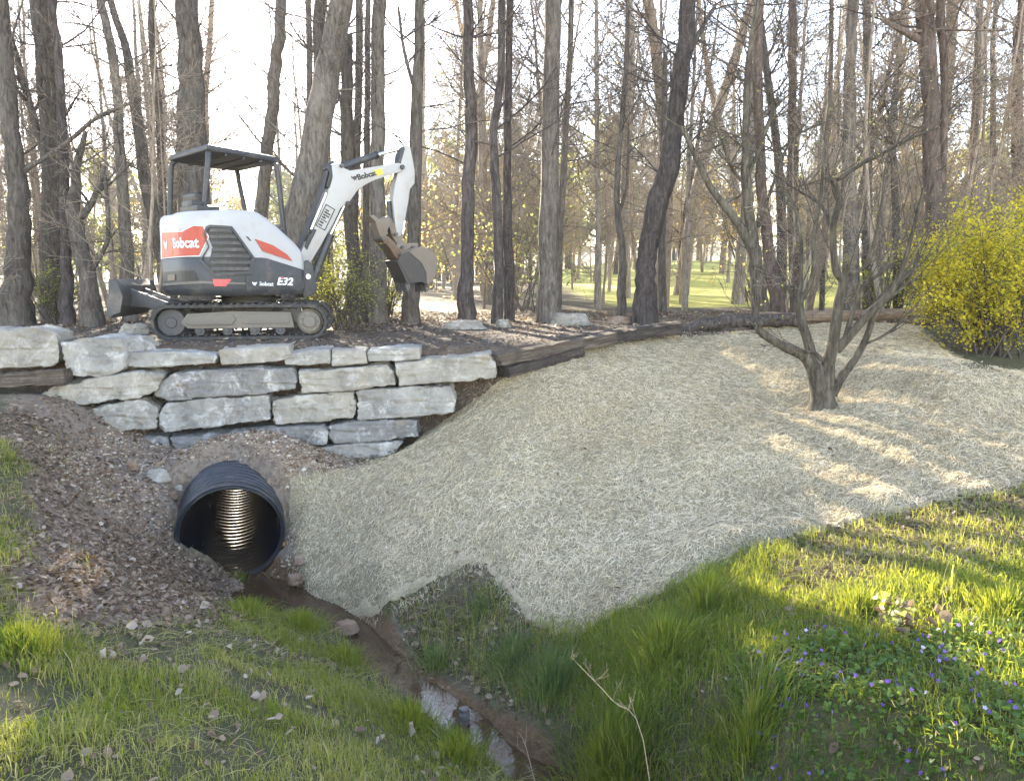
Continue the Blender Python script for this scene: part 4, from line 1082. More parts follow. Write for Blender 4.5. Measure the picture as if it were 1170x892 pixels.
def smooth_path0(P, per):
    o = []
    for i in range(len(P)-1):
        p0 = P[max(i-1, 0)]; p1 = P[i]; p2 = P[i+1]; p3 = P[min(i+2, len(P)-1)]
        for k in range(per):
            t = k/per; o.append(.5*((2*p1)+(p2-p0)*t+(2*p0-5*p1+4*p2-p3)*t*t+(3*p1-p0-3*p2+p3)*t**3))
    o.append(P[-1]); return o, None
def hem_mat():
    t = NT('straw_hem'); p = t.pos(); a = t.noise(p, 70, 4, .75, 1.5); b = t.noise(p, 14, 4, .7)
    c = t.ramp(a, [(.34, (.22, .17, .10)), (.5, (.52, .44, .30)), (.66, (.72, .64, .48))]); c = t.mix(t.maprange(b, .55, .75, 0, .5), c, (.3, .25, .16))
    return t.bsdf(c, .9, 0, t.bump(t.math('ADD', a, b), .9, .02), .1, (.7, .58, .36), .2)
M['straw_hem'] = hem_mat(); hem()

# ------------------------------------------------------------------ grass, litter, pebbles, violets
def blades(name, P, H, Wd, lean, az, tint, mat, label=None, parent=None, kind='stuff'):
    n = len(P); d = np.stack([np.cos(az), np.sin(az), np.zeros(n)], 1); s = np.stack([-np.sin(az), np.cos(az), np.zeros(n)], 1)
    # the blade faces a random side
    tw_ = rng.uniform(0, np.pi, n); s = s*np.cos(tw_)[:, None] + d*np.sin(tw_)[:, None]
    up = np.array([0, 0, 1.]); ln = lean
    m1 = P + up*(H*.5)[:, None] + d*(H*ln*.22)[:, None]
    m2 = P + up*(H*(.5+.36*(1-.45*ln)))[:, None] + d*(H*ln*.62)[:, None]
    tp_ = P + up*(H*(.86-.42*ln+.14*(1-ln)))[:, None] + d*(H*ln*1.0)[:, None]
    V_ = np.stack([P-s*(Wd/2)[:, None], P+s*(Wd/2)[:, None], m1-s*(Wd*.46)[:, None], m1+s*(Wd*.46)[:, None], m2-s*(Wd*.3)[:, None], m2+s*(Wd*.3)[:, None], tp_], 1).reshape(-1, 3)
    b = np.arange(n)[:, None]*7
    me = fast_mesh(name, V_, np.concatenate([b+[0, 1, 3, 2], b+[2, 3, 5, 4]], 0), b+[4, 5, 6])
    set_attr(me, 'tint', np.repeat(tint, 7))
    o = link(name, me, mat, parent)
    if kind: o['kind'] = kind
    if label: o['label'] = label
    return o
GR = [(0, (.40, .34, .20)), (.14, (.28, .25, .12)), (.22, (.12, .15, .035)), (.55, (.07, .13, .025)), (.8, (.05, .11, .027)), (1, (.10, .17, .05))]
M['grass'] = tint_mat('grass_blades', GR, .6, (.62, .64, .05), .5, .15)
M['grass_blue'] = tint_mat('bluish_grass_blades', [(0, (.33, .29, .18)), (.15, (.2, .19, .10)), (.25, (.06, .09, .035)), (.7, (.05, .10, .045)), (1, (.09, .14, .07))], .5, (.36, .5, .09), .48, .15)
def nolit(x, y): return (1-sstep(.15, .8, gmask(m_lit, x, y)+.5*(vnoise(x, y, .16, 44)-.5))*.975)*(1-gmask(m_clay, x, y)*.97)*(gmask(mmw, x, y) < .16+.2*(vnoise(x, y, .11, 48)-.5))*(1-sstep(-.25, .02, .17-gmask(dcr, x, y)))
def lawn_left(x, y, u, v):
    left = (x < np.interp(y, [1, 3.3, 4.2, 5.2, 7], [1.2, .6, .02, -.75, -2.5]))
    bare = sstep(.50, .66, vnoise(x, y, .42, 6)*.7+vnoise(x, y, .13, 7)*.3+.12*(1-sstep(90, 330, u)))
    return left*nolit(x, y)*(1-.86*bare)*(.35+.9*vnoise(x, y, .10, 8))
gl = scatter(260000, -4.6, .7, 1.7, 8.2, rng, lambda x, y, u, v: lawn_left(x, y, u, v)*np.clip(1.3-.12*y, .35, 1))
n = len(gl); hh = (.02+.075*vnoise(gl[:, 0], gl[:, 1], .22, 12)**1.5+.02*vnoise(gl[:, 0], gl[:, 1], .9, 13))*rng.uniform(.55, 1.25, n)
tint = np.clip(rng.normal(.6, .18, n), .2, 1); dead = rng.random(n) < .25+.8*sstep(.45, .7, vnoise(gl[:, 0], gl[:, 1], .6, 14)+.25*(1-sstep(0, 200, proj(*gl.T)[0])*1))*.6; tint = np.where(dead, rng.uniform(0, .2, n), tint)
wide = np.where(rng.random(n) < .08, 1.9, 1.0); hh = hh*np.where(rng.random(n) < .03, 1.9, 1.0)
tag(blades('lawn_grass', gl, hh, wide*rng.uniform(.0018, .004, n), rng.uniform(.1, .95, n), rng.uniform(0, 2*np.pi, n), tint, M['grass']), 'short patchy green lawn grass on the bank left of the creek', 'grass')
VIO = [(835,760),(930,735),(1010,745),(1100,720),(1190,690),(1400,690),(1400,960),(800,960),(850,850)]
def lawn_right(x, y, u, v):
    right = (x > np.interp(y, [1, 3.3, 4.2, 5.2, 7], [1.4, 1.0, .25, -.55, -2.2]))
    bank = gmask(m_bank, x, y); dn = 1-.72*bank
    bare = sstep(.58, .72, vnoise(x, y, .5, 16)*.7+vnoise(x, y, .14, 17)*.3)
    return right*nolit(x, y)*dn*(1-.35*bare)*(1-.6*in_poly(u, v, VIO))*(.4+.8*vnoise(x, y, .10, 18))
gr = scatter(400000, -1.6, 5.4, 1.6, 6.6, rng, lambda x, y, u, v: lawn_right(x, y, u, v)*np.clip(1.35-.13*y, .35, 1))
n = len(gr); ug, vg, _ = proj(*gr.T)
tall = (1-sstep(740, 900, ug))*sstep(660, 740, vg); 
hh = (.045+.07*vnoise(gr[:, 0], gr[:, 1], .25, 22)+.16*tall*vnoise(gr[:, 0], gr[:, 1], .3, 23))*rng.uniform(.5, 1.3, n)
tint = np.clip(rng.normal(.58, .18, n), .2, 1); dead = rng.random(n) < .16+.3*gmask(m_bank, gr[:, 0], gr[:, 1]); tint = np.where(dead, rng.uniform(0, .2, n), tint)
wide = np.where(rng.random(n) < .1, 1.8, 1.0); hh = hh*np.where(rng.random(n) < .03, 1.7, 1.0); tint = np.where(tint > .2, np.clip(tint+.5*(vnoise(gr[:, 0], gr[:, 1], .3, 64)-.5), .21, 1), tint)
tag(blades('bank_grass', gr, hh, wide*rng.uniform(.002, .005, n), rng.uniform(.1, .9, n), rng.uniform(0, 2*np.pi, n), tint, M['grass']), 'long green grass on the bank right of the creek', 'grass')
th = np.vstack([scatter(60000, -4.6, .7, 1.7, 7.5, rng, lambda x, y, u, v: lawn_left(x, y, u, v)*.0+.45*(x < np.interp(y, [1, 3.3, 4.2, 5.2, 7], [1.2, .6, .02, -.75, -2.5]))*nolit(x, y)*sstep(.35, .65, vnoise(x, y, .5, 47))),
    scatter(50000, -1.6, 5.4, 1.6, 6.6, rng, lambda x, y, u, v: .35*(x > np.interp(y, [1, 3.3, 4.2, 5.2, 7], [1.4, 1.0, .25, -.55, -2.2]))*nolit(x, y)*(.25+gmask(m_bank, x, y)))])
n = len(th); a = rng.uniform(0, 6.283, n); th[:, 2] += rng.uniform(.004, .03, n); Dt = np.stack([np.cos(a), np.sin(a), rng.normal(.05, .2, n)], 1); Dt /= np.linalg.norm(Dt, axis=1, keepdims=True)
to = strips('dead_thatch', th, Dt, rng.uniform(.04, .14, n), rng.uniform(.0018, .0036, n), rng.uniform(-1, 1, n), M['grass'], rng.uniform(0, .19, n), .08)
tag(to, 'dry straw-coloured dead grass lying through the lawns', 'dead grass', kind='stuff')
# distinct tufts
def tuft(u, v, z, n_, h, spread, lab, mat='grass', dead=.1, leanmax=.9):
    c = atZ(u, v, z); c.z = float(gz(c.x, c.y)); r = np.abs(rng.normal(0, spread*.5, n_)); a = rng.uniform(0, 2*np.pi, n_)
    x = r*np.cos(a); y = r*np.sin(a); z_ = gz(c.x+x, c.y+y)-c.z
    P = np.stack([x, y, z_], 1); tint = np.where(rng.random(n_) < dead, rng.uniform(0, .2, n_), np.clip(rng.normal(.55, .15, n_), .2, 1))
    o = blades('grass_tuft', P, h*rng.uniform(.5, 1.15, n_), rng.uniform(.003, .0055, n_), np.clip(.15+.75*r/spread+rng.normal(0, .15, n_), .05, leanmax), a+rng.normal(0, .5, n_), tint, M[mat], kind=None)
    o.location = c; return tag(o, lab, 'grass tuft')
tuft(755, 760, -1.55, 1500, .30, .22, 'big bright yellow-green grass tuft on the sunny bank below the straw edge')
tuft(808, 715, -1.45, 420, .36, .10, 'tall narrow green grass clump right of the big bright tuft')
tuft(286, 700, -1.66, 650, .17, .16, 'rounded dark green tuft on the left lawn below the pipe mouth')
tuft(345, 722, -1.86, 600, .16, .18, 'low green tuft at the left creek edge beside the straw corner')
tuft(630, 790, -1.95, 800, .30, .26, 'drooping bluish grass clump overhanging the right side of the creek', 'grass_blue', .2)
tuft(585, 745, -1.85, 700, .26, .24, 'ragged bluish grass clump on the bank under the straw point', 'grass_blue', .3)
tuft(690, 845, -1.85, 900, .32, .26, 'long green grass clump near the lower edge right of the creek')
tuft(548, 668, -1.62, 420, .13, .16, 'grass filling the notch between the two straw points', 'grass_blue', .35)
tuft(275, 655, -1.98, 120, .14, .14, 'thin green shoots in front of the pipe mouth', 'grass', .05)
tuft(1150, 700, -.98, 600, .16, .2, 'green tuft at the right edge of the lawn in sun')
tuft(980, 705, -1.12, 500, .14, .2, 'yellow-green tuft left of the withered broadleaf plant')
tuft(395, 760, -1.92, 500, .17, .2, 'grass tuft overhanging the left creek bank at the brown pool')
tuft(470, 835, -1.95, 600, .19, .22, 'grass tuft overhanging the left creek bank beside the bright water')
tuft(525, 872, -1.95, 600, .20, .2, 'grass tuft at the lower end of the left creek bank')
tuft(500, 745, -2.0, 420, .2, .2, 'ragged bluish tuft on the right creek bank above the bright water', 'grass_blue', .35)
tuft(860, 800, -1.32, 700, .24, .24, 'long sunlit tuft left of the violets')
tuft(720, 815, -1.62, 900, .30, .26, 'large dark green tuft between the dry stalk and the big bright tuft')
tuft(905, 870, -1.25, 700, .2, .24, 'tuft at the lower edge left of the violets')
tuft(25, 735, -.86, 1100, .13, .26, 'sunlit yellow-green grass patch at the left edge of the lawn', 'grass', .05)

# leaves lying about
def leaf_mesh(name, P, size, tint, mat, rng, curl=.35, flat=.5, parent=None):
    n = len(P); az = rng.uniform(0, 2*np.pi, n); nz = np.stack([rng.normal(0, flat, n), rng.normal(0, flat, n), np.ones(n)], 1); nz /= np.linalg.norm(nz, axis=1, keepdims=True)
    d = np.stack([np.cos(az), np.sin(az), np.zeros(n)], 1); d -= nz*(d*nz).sum(1, keepdims=True); d /= np.linalg.norm(d, axis=1, keepdims=True); s = np.cross(nz, d)
    cu = rng.uniform(-curl, curl*1.6, n); L = size; Wq = size*rng.uniform(.45, .85, n)
    out = []
    for a, b, w_ in ((-.5, -1, .15), (-.5, 1, .15), (-.1, -1, .55), (-.1, 1, .55), (.25, -1, .45), (.25, 1, .45)):
        out.append(P + d*(L*a)[:, None] + s*(Wq*b*w_)[:, None] + nz*(cu*L*(w_*.8))[:, None])
    out.append(P + d*(L*.55)[:, None] + nz*(cu*L*.4)[:, None])
    out.insert(6, P+d*(L*.05)[:, None]-nz*(cu*L*.05)[:, None])
    V_ = np.stack(out, 1).reshape(-1, 3); b = np.arange(n)[:, None]*8
    q = np.concatenate([b+[0, 2, 6, 6], ], 0) if False else None
    tr = np.concatenate([b+[0, 6, 2], b+[2, 6, 4], b+[0, 1, 6], b+[1, 3, 6], b+[3, 5, 6], b+[4, 6, 7], b+[6, 5, 7]], 0)
    me = fast_mesh(name, V_, None, tr); set_attr(me, 'tint', np.repeat(tint, 8))
    return link(name, me, mat, parent)
M['dead_leaf'] = tint_mat('dead_leaves', [(0, (.045, .030, .020)), (.3, (.15, .10, .065)), (.6, (.27, .195, .135)), (.86, (.39, .315, .24)), (1, (.52, .46, .39))], .7, (.3, .2, .1), .2)
def lit_d(x, y, u, v):
    base = gmask(m_lit, x, y)*(.25+.9*vnoise(x, y, .3, 45)) + gmask(m_bank, x, y)*.5 + gmask(m_clay, x, y)*.14
    lawn = .055*(1-gmask(mm, x, y))*(.3+1.6*sstep(.5, .7, vnoise(x, y, .3, 27)))
    return np.where(gmask(mm, x, y) > .3, .018*(vnoise(x, y, .4, 49) > .4), np.where(gmask(dcr, x, y) < .22, .04, base+lawn))
lp = scatter(150000, -5, 5.4, 1.8, 8.6, rng, lambda x, y, u, v: lit_d(x, y, u, v)*(y < 8.6)*((np.abs(pipe_st(x, y)[1]) > .53) | (pipe_st(x, y)[0] < -.05) | (gz(x, y) > PIPE_A.z+.515)))
n = len(lp); lp[:, 2] += rng.uniform(.004, .03, n)
lo = leaf_mesh('leaf_litter', lp, .012+.055*rng.beta(1.2, 2.6, n), np.clip(rng.beta(1.6, 2.4, n), 0, 1), M['dead_leaf'], rng, .5, .55)
tag(lo, 'brown and grey dead leaves strewn over the banks', 'leaf litter', kind='stuff')
lp = scatter(26000, -9, 9, 8.6, 17, rng, lambda x, y, u, v: (gmask(SD, x, y) > .15)*(.10+.5*sstep(10.5, 14, y))*(.4+.8*vnoise(x, y, .6, 29)))
lp[:, 2] += .012; n = len(lp)
lo = leaf_mesh('woodland_leaf_litter', lp, rng.uniform(.03, .08, n), np.clip(rng.beta(2, 2.2, n), 0, 1), M['dead_leaf'], rng, .5, .5)
tag(lo, 'dead leaves on the road edge and woodland floor', 'leaf litter', kind='stuff')
# larger pale leaves on the left lawn, each a thing
PALE = [(264,735,.105),(292,800,.085),(312,820,.08),(150,716,.07),(232,692,.08),(212,688,.06),(305,770,.06),(280,772,.06),(430,845,.07),(355,795,.05),(468,836,.07),(62,690,.05),(205,790,.05),(330,835,.06),(120,750,.055)]
for i, (u, v, s_) in enumerate(PALE):
    p = atZ(u, v, -1.2)
    for _ in range(12): p = atZ(u, v, float(gz(p.x, p.y))+.05)
    o = leaf_mesh('curled_leaf', np.array([[0, 0, 0], [s_*.3, s_*.1, .02]]), np.array([s_*.75, s_*.55]), np.array([.92, .7]), M['dead_leaf'], np.random.default_rng(50+i), 1.5, .9)
    o.location = p; tag(o, 'curled pale dead leaf lying on the lawn left of the creek', 'leaf', 'pale leaves on the left lawn')
# rubble and clods
def pebbles(name, P, size, mat, tint, rng):
    n = len(P); phi = (1+5**.5)/2
    ico = np.array([(-1, phi, 0), (1, phi, 0), (-1, -phi, 0), (1, -phi, 0), (0, -1, phi), (0, 1, phi), (0, -1, -phi), (0, 1, -phi), (phi, 0, -1), (phi, 0, 1), (-phi, 0, -1), (-phi, 0, 1)])/1.9
    tri = np.array([(0,11,5),(0,5,1),(0,1,7),(0,7,10),(0,10,11),(1,5,9),(5,11,4),(11,10,2),(10,7,6),(7,1,8),(3,9,4),(3,4,2),(3,2,6),(3,6,8),(3,8,9),(4,9,5),(2,4,11),(6,2,10),(8,6,7),(9,8,1)])
    a = rng.uniform(0, 2*np.pi, n); sc = np.stack([size*rng.uniform(.7, 1.3, n), size*rng.uniform(.6, 1.1, n), size*rng.uniform(.35, .8, n)], 1)/2
    Q = ico[None]*(1+rng.uniform(-.28, .28, (n, 12, 1)))*sc[:, None, :]
    x = Q[..., 0]*np.cos(a)[:, None]-Q[..., 1]*np.sin(a)[:, None]; y = Q[..., 0]*np.sin(a)[:, None]+Q[..., 1]*np.cos(a)[:, None]
    V_ = np.stack([x, y, Q[..., 2]], -1)+P[:, None, :]
    me = fast_mesh(name, V_.reshape(-1, 3), None, (np.arange(n)[:, None, None]*12+tri[None]).reshape(-1, 3), smooth=False); set_attr(me, 'tint', np.repeat(tint, 12))
    return link(name, me, mat)
M['rubble'] = tint_mat('soil_rubble', [(0, (.10, .065, .042)), (.4, (.22, .15, .10)), (.75, (.34, .27, .19)), (1, (.48, .43, .36))], .9)
rp_ = scatter(34000, -4.4, -.4, 6.2, 8.5, rng, lambda x, y, u, v: ((np.abs(pipe_st(x, y)[1]) > .53) | (pipe_st(x, y)[0] < -.03) | (gz(x, y) > PIPE_A.z+.515))*gmask(m_clay, x, y)*(gmask(mm, x, y) < .3)*.5*(.3+vnoise(x, y, .25, 28)))
n = len(rp_); tag(pebbles('soil_rubble', rp_, .012+.06*rng.beta(1.2, 5, n), M['rubble'], rng.random(n), rng), 'tan stones and clods in the bare soil around the pipe', 'rubble', kind='stuff')
M['clod'] = tint_mat('dark_clods', [(0, (.022, .016, .012)), (.5, (.06, .045, .034)), (.85, (.13, .105, .085)), (1, (.26, .23, .2))], .95)
cp2 = scatter(40000, -7, 3.2, 8.4, 13.2, rng, lambda x, y, u, v: (gmask(SD, x, y) > .02)*.55*(.25+vnoise(x, y, .35, 30))*np.where(gmask(SD, x, y) < 1.3, 1, .5))
n = len(cp2); tag(pebbles('soil_clods', cp2, .012+.055*rng.beta(1.1, 5, n), M['clod'], rng.random(n), rng), 'dark soil clods and gravel along the road edge above the wall', 'soil', kind='stuff')
cp3 = scatter(6000, -2.6, 1.2, 3.4, 7.2, rng, lambda x, y, u, v: (gmask(dcr, x, y) < .42)*(gmask(mm, x, y) < .3)*np.where(gmask(dcr, x, y) < .2, .05, .4))
n = len(cp3); tag(pebbles('creek_gravel', cp3, .012+.045*rng.beta(1.1, 4, n), M['rubble'], rng.random(n)*.7, rng), 'brown gravel along the creek edges', 'gravel', kind='stuff')
# violets
VIO = [(835,760),(930,735),(1010,745),(1100,720),(1190,690),(1400,690),(1400,960),(800,960),(850,850)]
def vio_d(x, y, u, v): return in_poly(u+40*fbm(x, y, .3, 3, 91), v+30*fbm(x, y, .3, 3, 92), VIO)*(.35+.9*vnoise(x, y, .2, 32))
M['violet_leaf'] = tint_mat('violet_leaves', [(0, (.03, .075, .02)), (.5, (.06, .125, .03)), (1, (.14, .20, .05))], .4, (.5, .6, .06), .45, .25)
def heart_leaves(name, P, size, tint, mat, rng, tilt=.45, parent=None):
    n = len(P); az = rng.uniform(0, 2*np.pi, n); nz = np.stack([rng.normal(0, tilt, n), rng.normal(0, tilt, n), np.ones(n)], 1); nz /= np.linalg.norm(nz, axis=1, keepdims=True)
    d = np.stack([np.cos(az), np.sin(az), np.zeros(n)], 1); d -= nz*(d*nz).sum(1, keepdims=True); d /= np.linalg.norm(d, axis=1, keepdims=True); s = np.cross(nz, d)
    shp = [(-.25, 0, 0), (-.5, .3, .05), (-.3, .58, .12), (.15, .48, .1), (.65, 0, -.05), (.15, -.48, .1), (-.3, -.58, .12), (-.5, -.3, .05)]
    V_ = np.stack([P+d*(size*a)[:, None]+s*(size*b)[:, None]+nz*(size*c)[:, None] for a, b, c in shp], 1).reshape(-1, 3); b = np.arange(n)[:, None]*8
    tr = np.concatenate([b+[0, i, i+1] for i in range(1, 7)], 0)
    me = fast_mesh(name, V_, None, tr); set_attr(me, 'tint', np.repeat(tint, 8)); return link(name, me, mat, parent)
vp = scatter(70000, .9, 4.6, 1.7, 4.8, rng, lambda x, y, u, v: vio_d(x, y, u, v)*.75)
n = len(vp); vp[:, 2] += rng.uniform(.01, .075, n)
tag(heart_leaves('violet_foliage', vp, .010+.024*rng.beta(1.3, 2, n), rng.random(n), M['violet_leaf'], rng), 'mat of heart-shaped violet leaves at the lower right', 'ground cover', kind='stuff')
vf = scatter(1500, 1.0, 4.6, 1.7, 4.6, rng, lambda x, y, u, v: vio_d(x, y, u, v)*sstep(.42, .6, vnoise(x, y, .35, 33)))
vf = np.repeat(vf, 5, 0); n = len(vf); pa = np.tile(np.arange(5)*2*np.pi/5, n//5)
vf[:, 2] += np.repeat(rng.uniform(.06, .11, n//5), 5); face = np.repeat(rng.uniform(0, 2*np.pi, n//5), 5)
fx_, fy_ = np.cos(face), np.sin(face)
off = np.stack([-fy_*np.cos(pa)*.0055, fx_*np.cos(pa)*.0055, np.sin(pa)*.0055], 1)
def petals(name, P, O, mat, tint):
    n = len(P); o2 = O*2.1; side = np.cross(O, np.stack([fx_, fy_, np.full(n, .3)], 1)); side /= np.linalg.norm(side, axis=1, keepdims=True); side *= .0036
    V_ = np.stack([P+O*.1, P+O+side, P+o2, P+O-side], 1).reshape(-1, 3); me = fast_mesh(name, V_, np.arange(n*4).reshape(-1, 4)); set_attr(me, 'tint', np.repeat(tint, 4)); return link(name, me, mat)
M['petal'] = tint_mat('violet_petals', [(0, (.09, .03, .30)), (.6, (.17, .08, .46)), (.85, (.30, .2, .6)), (1, (.75, .7, .8))], .6, (.3, .15, .7), .35)
tag(petals('violet_flowers', vf, off, M['petal'], np.repeat(rng.random(n//5), 5)), 'small purple violet flowers over the leaf mat at the lower right', 'flowers', kind='stuff')
# small broad leaves (clover, chickweed) mixed with the sunny lawn
wp = scatter(30000, -.2, 5.2, 1.8, 6.4, rng, lambda x, y, u, v: lawn_right(x, y, u, v)*.5*sstep(780, 860, u)*(vnoise(x, y, .25, 35) > .4))
n = len(wp); wp[:, 2] += rng.uniform(.015, .05, n)
tag(heart_leaves('lawn_weeds', wp, rng.uniform(.010, .022, n), rng.uniform(.3, 1, n), M['violet_leaf'], rng, .6), 'small broad-leaved weeds between the grass of the right lawn', 'weeds', kind='stuff')
# ------------------------------------------------------------------ trees
def grow(rnd, p, d, L, r, lvl, out, maxlvl, up=.12, wob=.22, kids=(6, 4, 3), sides=(6, 4, 3, 3), spread=(35, 65), minr=.0035, seg=None):
    n = max(3, min(9, int(L/(seg or .35))+2)) if lvl < 3 else 4
    pts = [tuple(p)]; rad = [r]; q = Vector(p); dd = Vector(d).normalized(); dirs = [dd.copy()]
    for i in range(1, n+1):
        dd = dd + Vector((rnd.gauss(0, wob), rnd.gauss(0, wob), rnd.gauss(0, wob)+up))*(.55)
        dd.normalize(); q = q+dd*(L/n); pts.append(tuple(q)); rad.append(max(minr, r*(1-.78*i/n))); dirs.append(dd.copy())
    out.append((pts, rad, sides[min(lvl, len(sides)-1)]))
    if lvl < maxlvl:
        k = kids[min(lvl, len(kids)-1)]
        for _ in range(k):
            t = rnd.uniform(.22, .98); i = min(n-1, int(t*n)); f = t*n-i
            b = Vector(pts[i]).lerp(Vector(pts[i+1]), f); ax = dirs[i].orthogonal(); ax.rotate(Matrix.Rotation(rnd.uniform(0, 6.283), 3, dirs[i]))
            nd = dirs[i].copy(); nd.rotate(Matrix.Rotation(R(rnd.uniform(*spread)), 3, ax))
            grow(rnd, b, nd, L*rnd.uniform(.38, .68)*(1-.35*t), max(minr, (rad[i]*(1-f)+rad[i+1]*f)*.62), lvl+1, out, maxlvl, up, wob, kids, sides, spread, minr, seg)
def smooth_path(P, Rr, per=4):
    """Catmull-Rom through world points"""
    o = []; ro = []
    for i in range(len(P)-1):
        p0 = P[max(i-1, 0)]; p1 = P[i]; p2 = P[i+1]; p3 = P[min(i+2, len(P)-1)]
        for k in range(per):
            t = k/per; o.append(.5*((2*p1)+(p2-p0)*t+(2*p0-5*p1+4*p2-p3)*t*t+(3*p1-p0-3*p2+p3)*t**3)); ro.append(Rr[i]*(1-t)+Rr[i+1]*t)
    o.append(P[-1]); ro.append(Rr[-1]); return o, ro
def px_path(px, Y):
    P = []; Rr = []
    for i, q in enumerate(px):
        y = Y if not isinstance(Y, (list, tuple)) else Y[i]
        p = atY(q[0], q[1], y); dep = (p-EYE).dot(Vector((0, CP, -SP))); P.append(p); Rr.append(q[2]/2*dep/F_PX)
    return P, Rr
def front_tree(name, stems, Y, bark, label, seed, H=13.0, nb=15, zb=2.6, limbs=(), cat='tree', group=None, low=3, twig_bark=None, blen=(1.2, 3.2), flare=1.22):
    """stems: traced from the picture, top first; the trunk is carried on above the frame"""
    rnd = random.Random(seed); trunks = []; limbs_ = []
    for si, px in enumerate(stems):
        P, Rr = px_path(px[::-1], Y); rooted = si == 0 or px[-1][1] > 340
        if rooted:
            b = P[0]; g = float(gz(b.x, b.y)); P = [Vector((b.x-(P[1].x-b.x)*.08, b.y, g-.12)), Vector((b.x, b.y, max(g+.32, min(b.z, g+.5))))]+[p for p in P[1:] if p.z > g+.6]
            Rr = [Rr[0]*flare, Rr[0]*1.05]+Rr[-(len(P)-2):] if len(P) > 2 else [Rr[0]*flare, Rr[0]]
        if px[0][1] <= 30:
            d = (P[-1]-P[-2]).normalized(); d = (d+Vector((0, rnd.uniform(-.05, .1), .25))).normalized(); top = P[-1]; rt = Rr[-1]; n = 4; h = (H*rnd.uniform(.85, 1.1)-top.z)
            for k in range(1, n+1):
                d = (d+Vector((rnd.gauss(0, .05), rnd.gauss(0, .05), .04))).normalized(); top = top+d*h/n; P.append(top); Rr.append(max(.012, rt*(1-.85*k/n)))
        sp_, sr = smooth_path(P, Rr)
        sp_ = [p+Vector((rnd.gauss(0, .012), rnd.gauss(0, .02), 0))*(min(1, sr[i]*8)) for i, p in enumerate(sp_)]
        trunks.append((sp_, sr))
        L = len(sp_)
        cand = [i for i in range(1, L) if sp_[i].z > zb]
        for k in range(nb if si == 0 else max(2, nb//2)):
            if not cand: break
            i = rnd.choice(cand); a = rnd.uniform(0, 6.283); d = Vector((math.cos(a), math.sin(a)*.8, rnd.uniform(.1, .9)))
            br = []; limbs_.append(br)
            grow(rnd, sp_[i], d, rnd.uniform(*blen)*(.6+.4*(1-i/L)), max(.006, min(sr[i]*.26, .017)), 0, br, 2, .12, .2, (8, 5, 0), minr=.0024)
        cand = [i for i in range(1, L) if .8 < sp_[i].z < zb]
        for k in range(low if si == 0 else 1):
            if not cand: break
            i = rnd.choice(cand); a = rnd.uniform(0, 6.283); d = Vector((math.cos(a), math.sin(a)*.6, rnd.uniform(-.1, .6)))
            br = []; limbs_.append(br)
            grow(rnd, sp_[i], d, rnd.uniform(.5, 1.6), .007, 0, br, 2, .08, .22, (4, 3, 0), minr=.0025)
    for lm in limbs:
        P, Rr = px_path(lm, Y); sp_, sr = smooth_path(P, Rr); br = [(sp_, sr, 9)]; limbs_.append(br)
        for k in range(5):
            i = rnd.randrange(max(1, len(sp_)//3), len(sp_)); a = rnd.uniform(0, 6.283)
            grow(rnd, sp_[i], Vector((math.cos(a), math.sin(a)*.6, rnd.uniform(0, 1))), rnd.uniform(.5, 1.6), max(.006, sr[i]*.5), 0, br, 2, .1, .25, (5, 3, 0))
    base = Vector((trunks[0][0][0].x, trunks[0][0][0].y, trunks[0][0][0].z+.12))
    loc = lambda pts: [tuple(Vector(p)-base) for p in pts]
    root = empty(name, base); tag(root, label, cat, group)
    # bark roughness as real relief on the trunk ring
    T = tubes_mesh('trunk', [(loc(p), r, 14) for p, r in trunks])
    co = np.empty(len(T.vertices)*3, np.float32); T.vertices.foreach_get('co', co); co = co.reshape(-1, 3); no = np.empty_like(co).ravel(); T.vertices.foreach_get('normal', no); no = no.reshape(-1, 3)
    rr_ = fbm(co[:, 0]*3+co[:, 1]*5+seed, co[:, 2], .7, 3, seed % 50)*.035*min(1.0, trunks[0][1][1]*6)
    T.vertices.foreach_set('co', (co+no*rr_[:, None]).astype(np.float32).ravel()); T.update()
    link('trunk', T, M[bark], root)
    for lb in limbs_: link('branch', tubes_mesh('branch', [(loc(p), r, s) for p, r, s in lb]), M[twig_bark or bark], root)
    return root
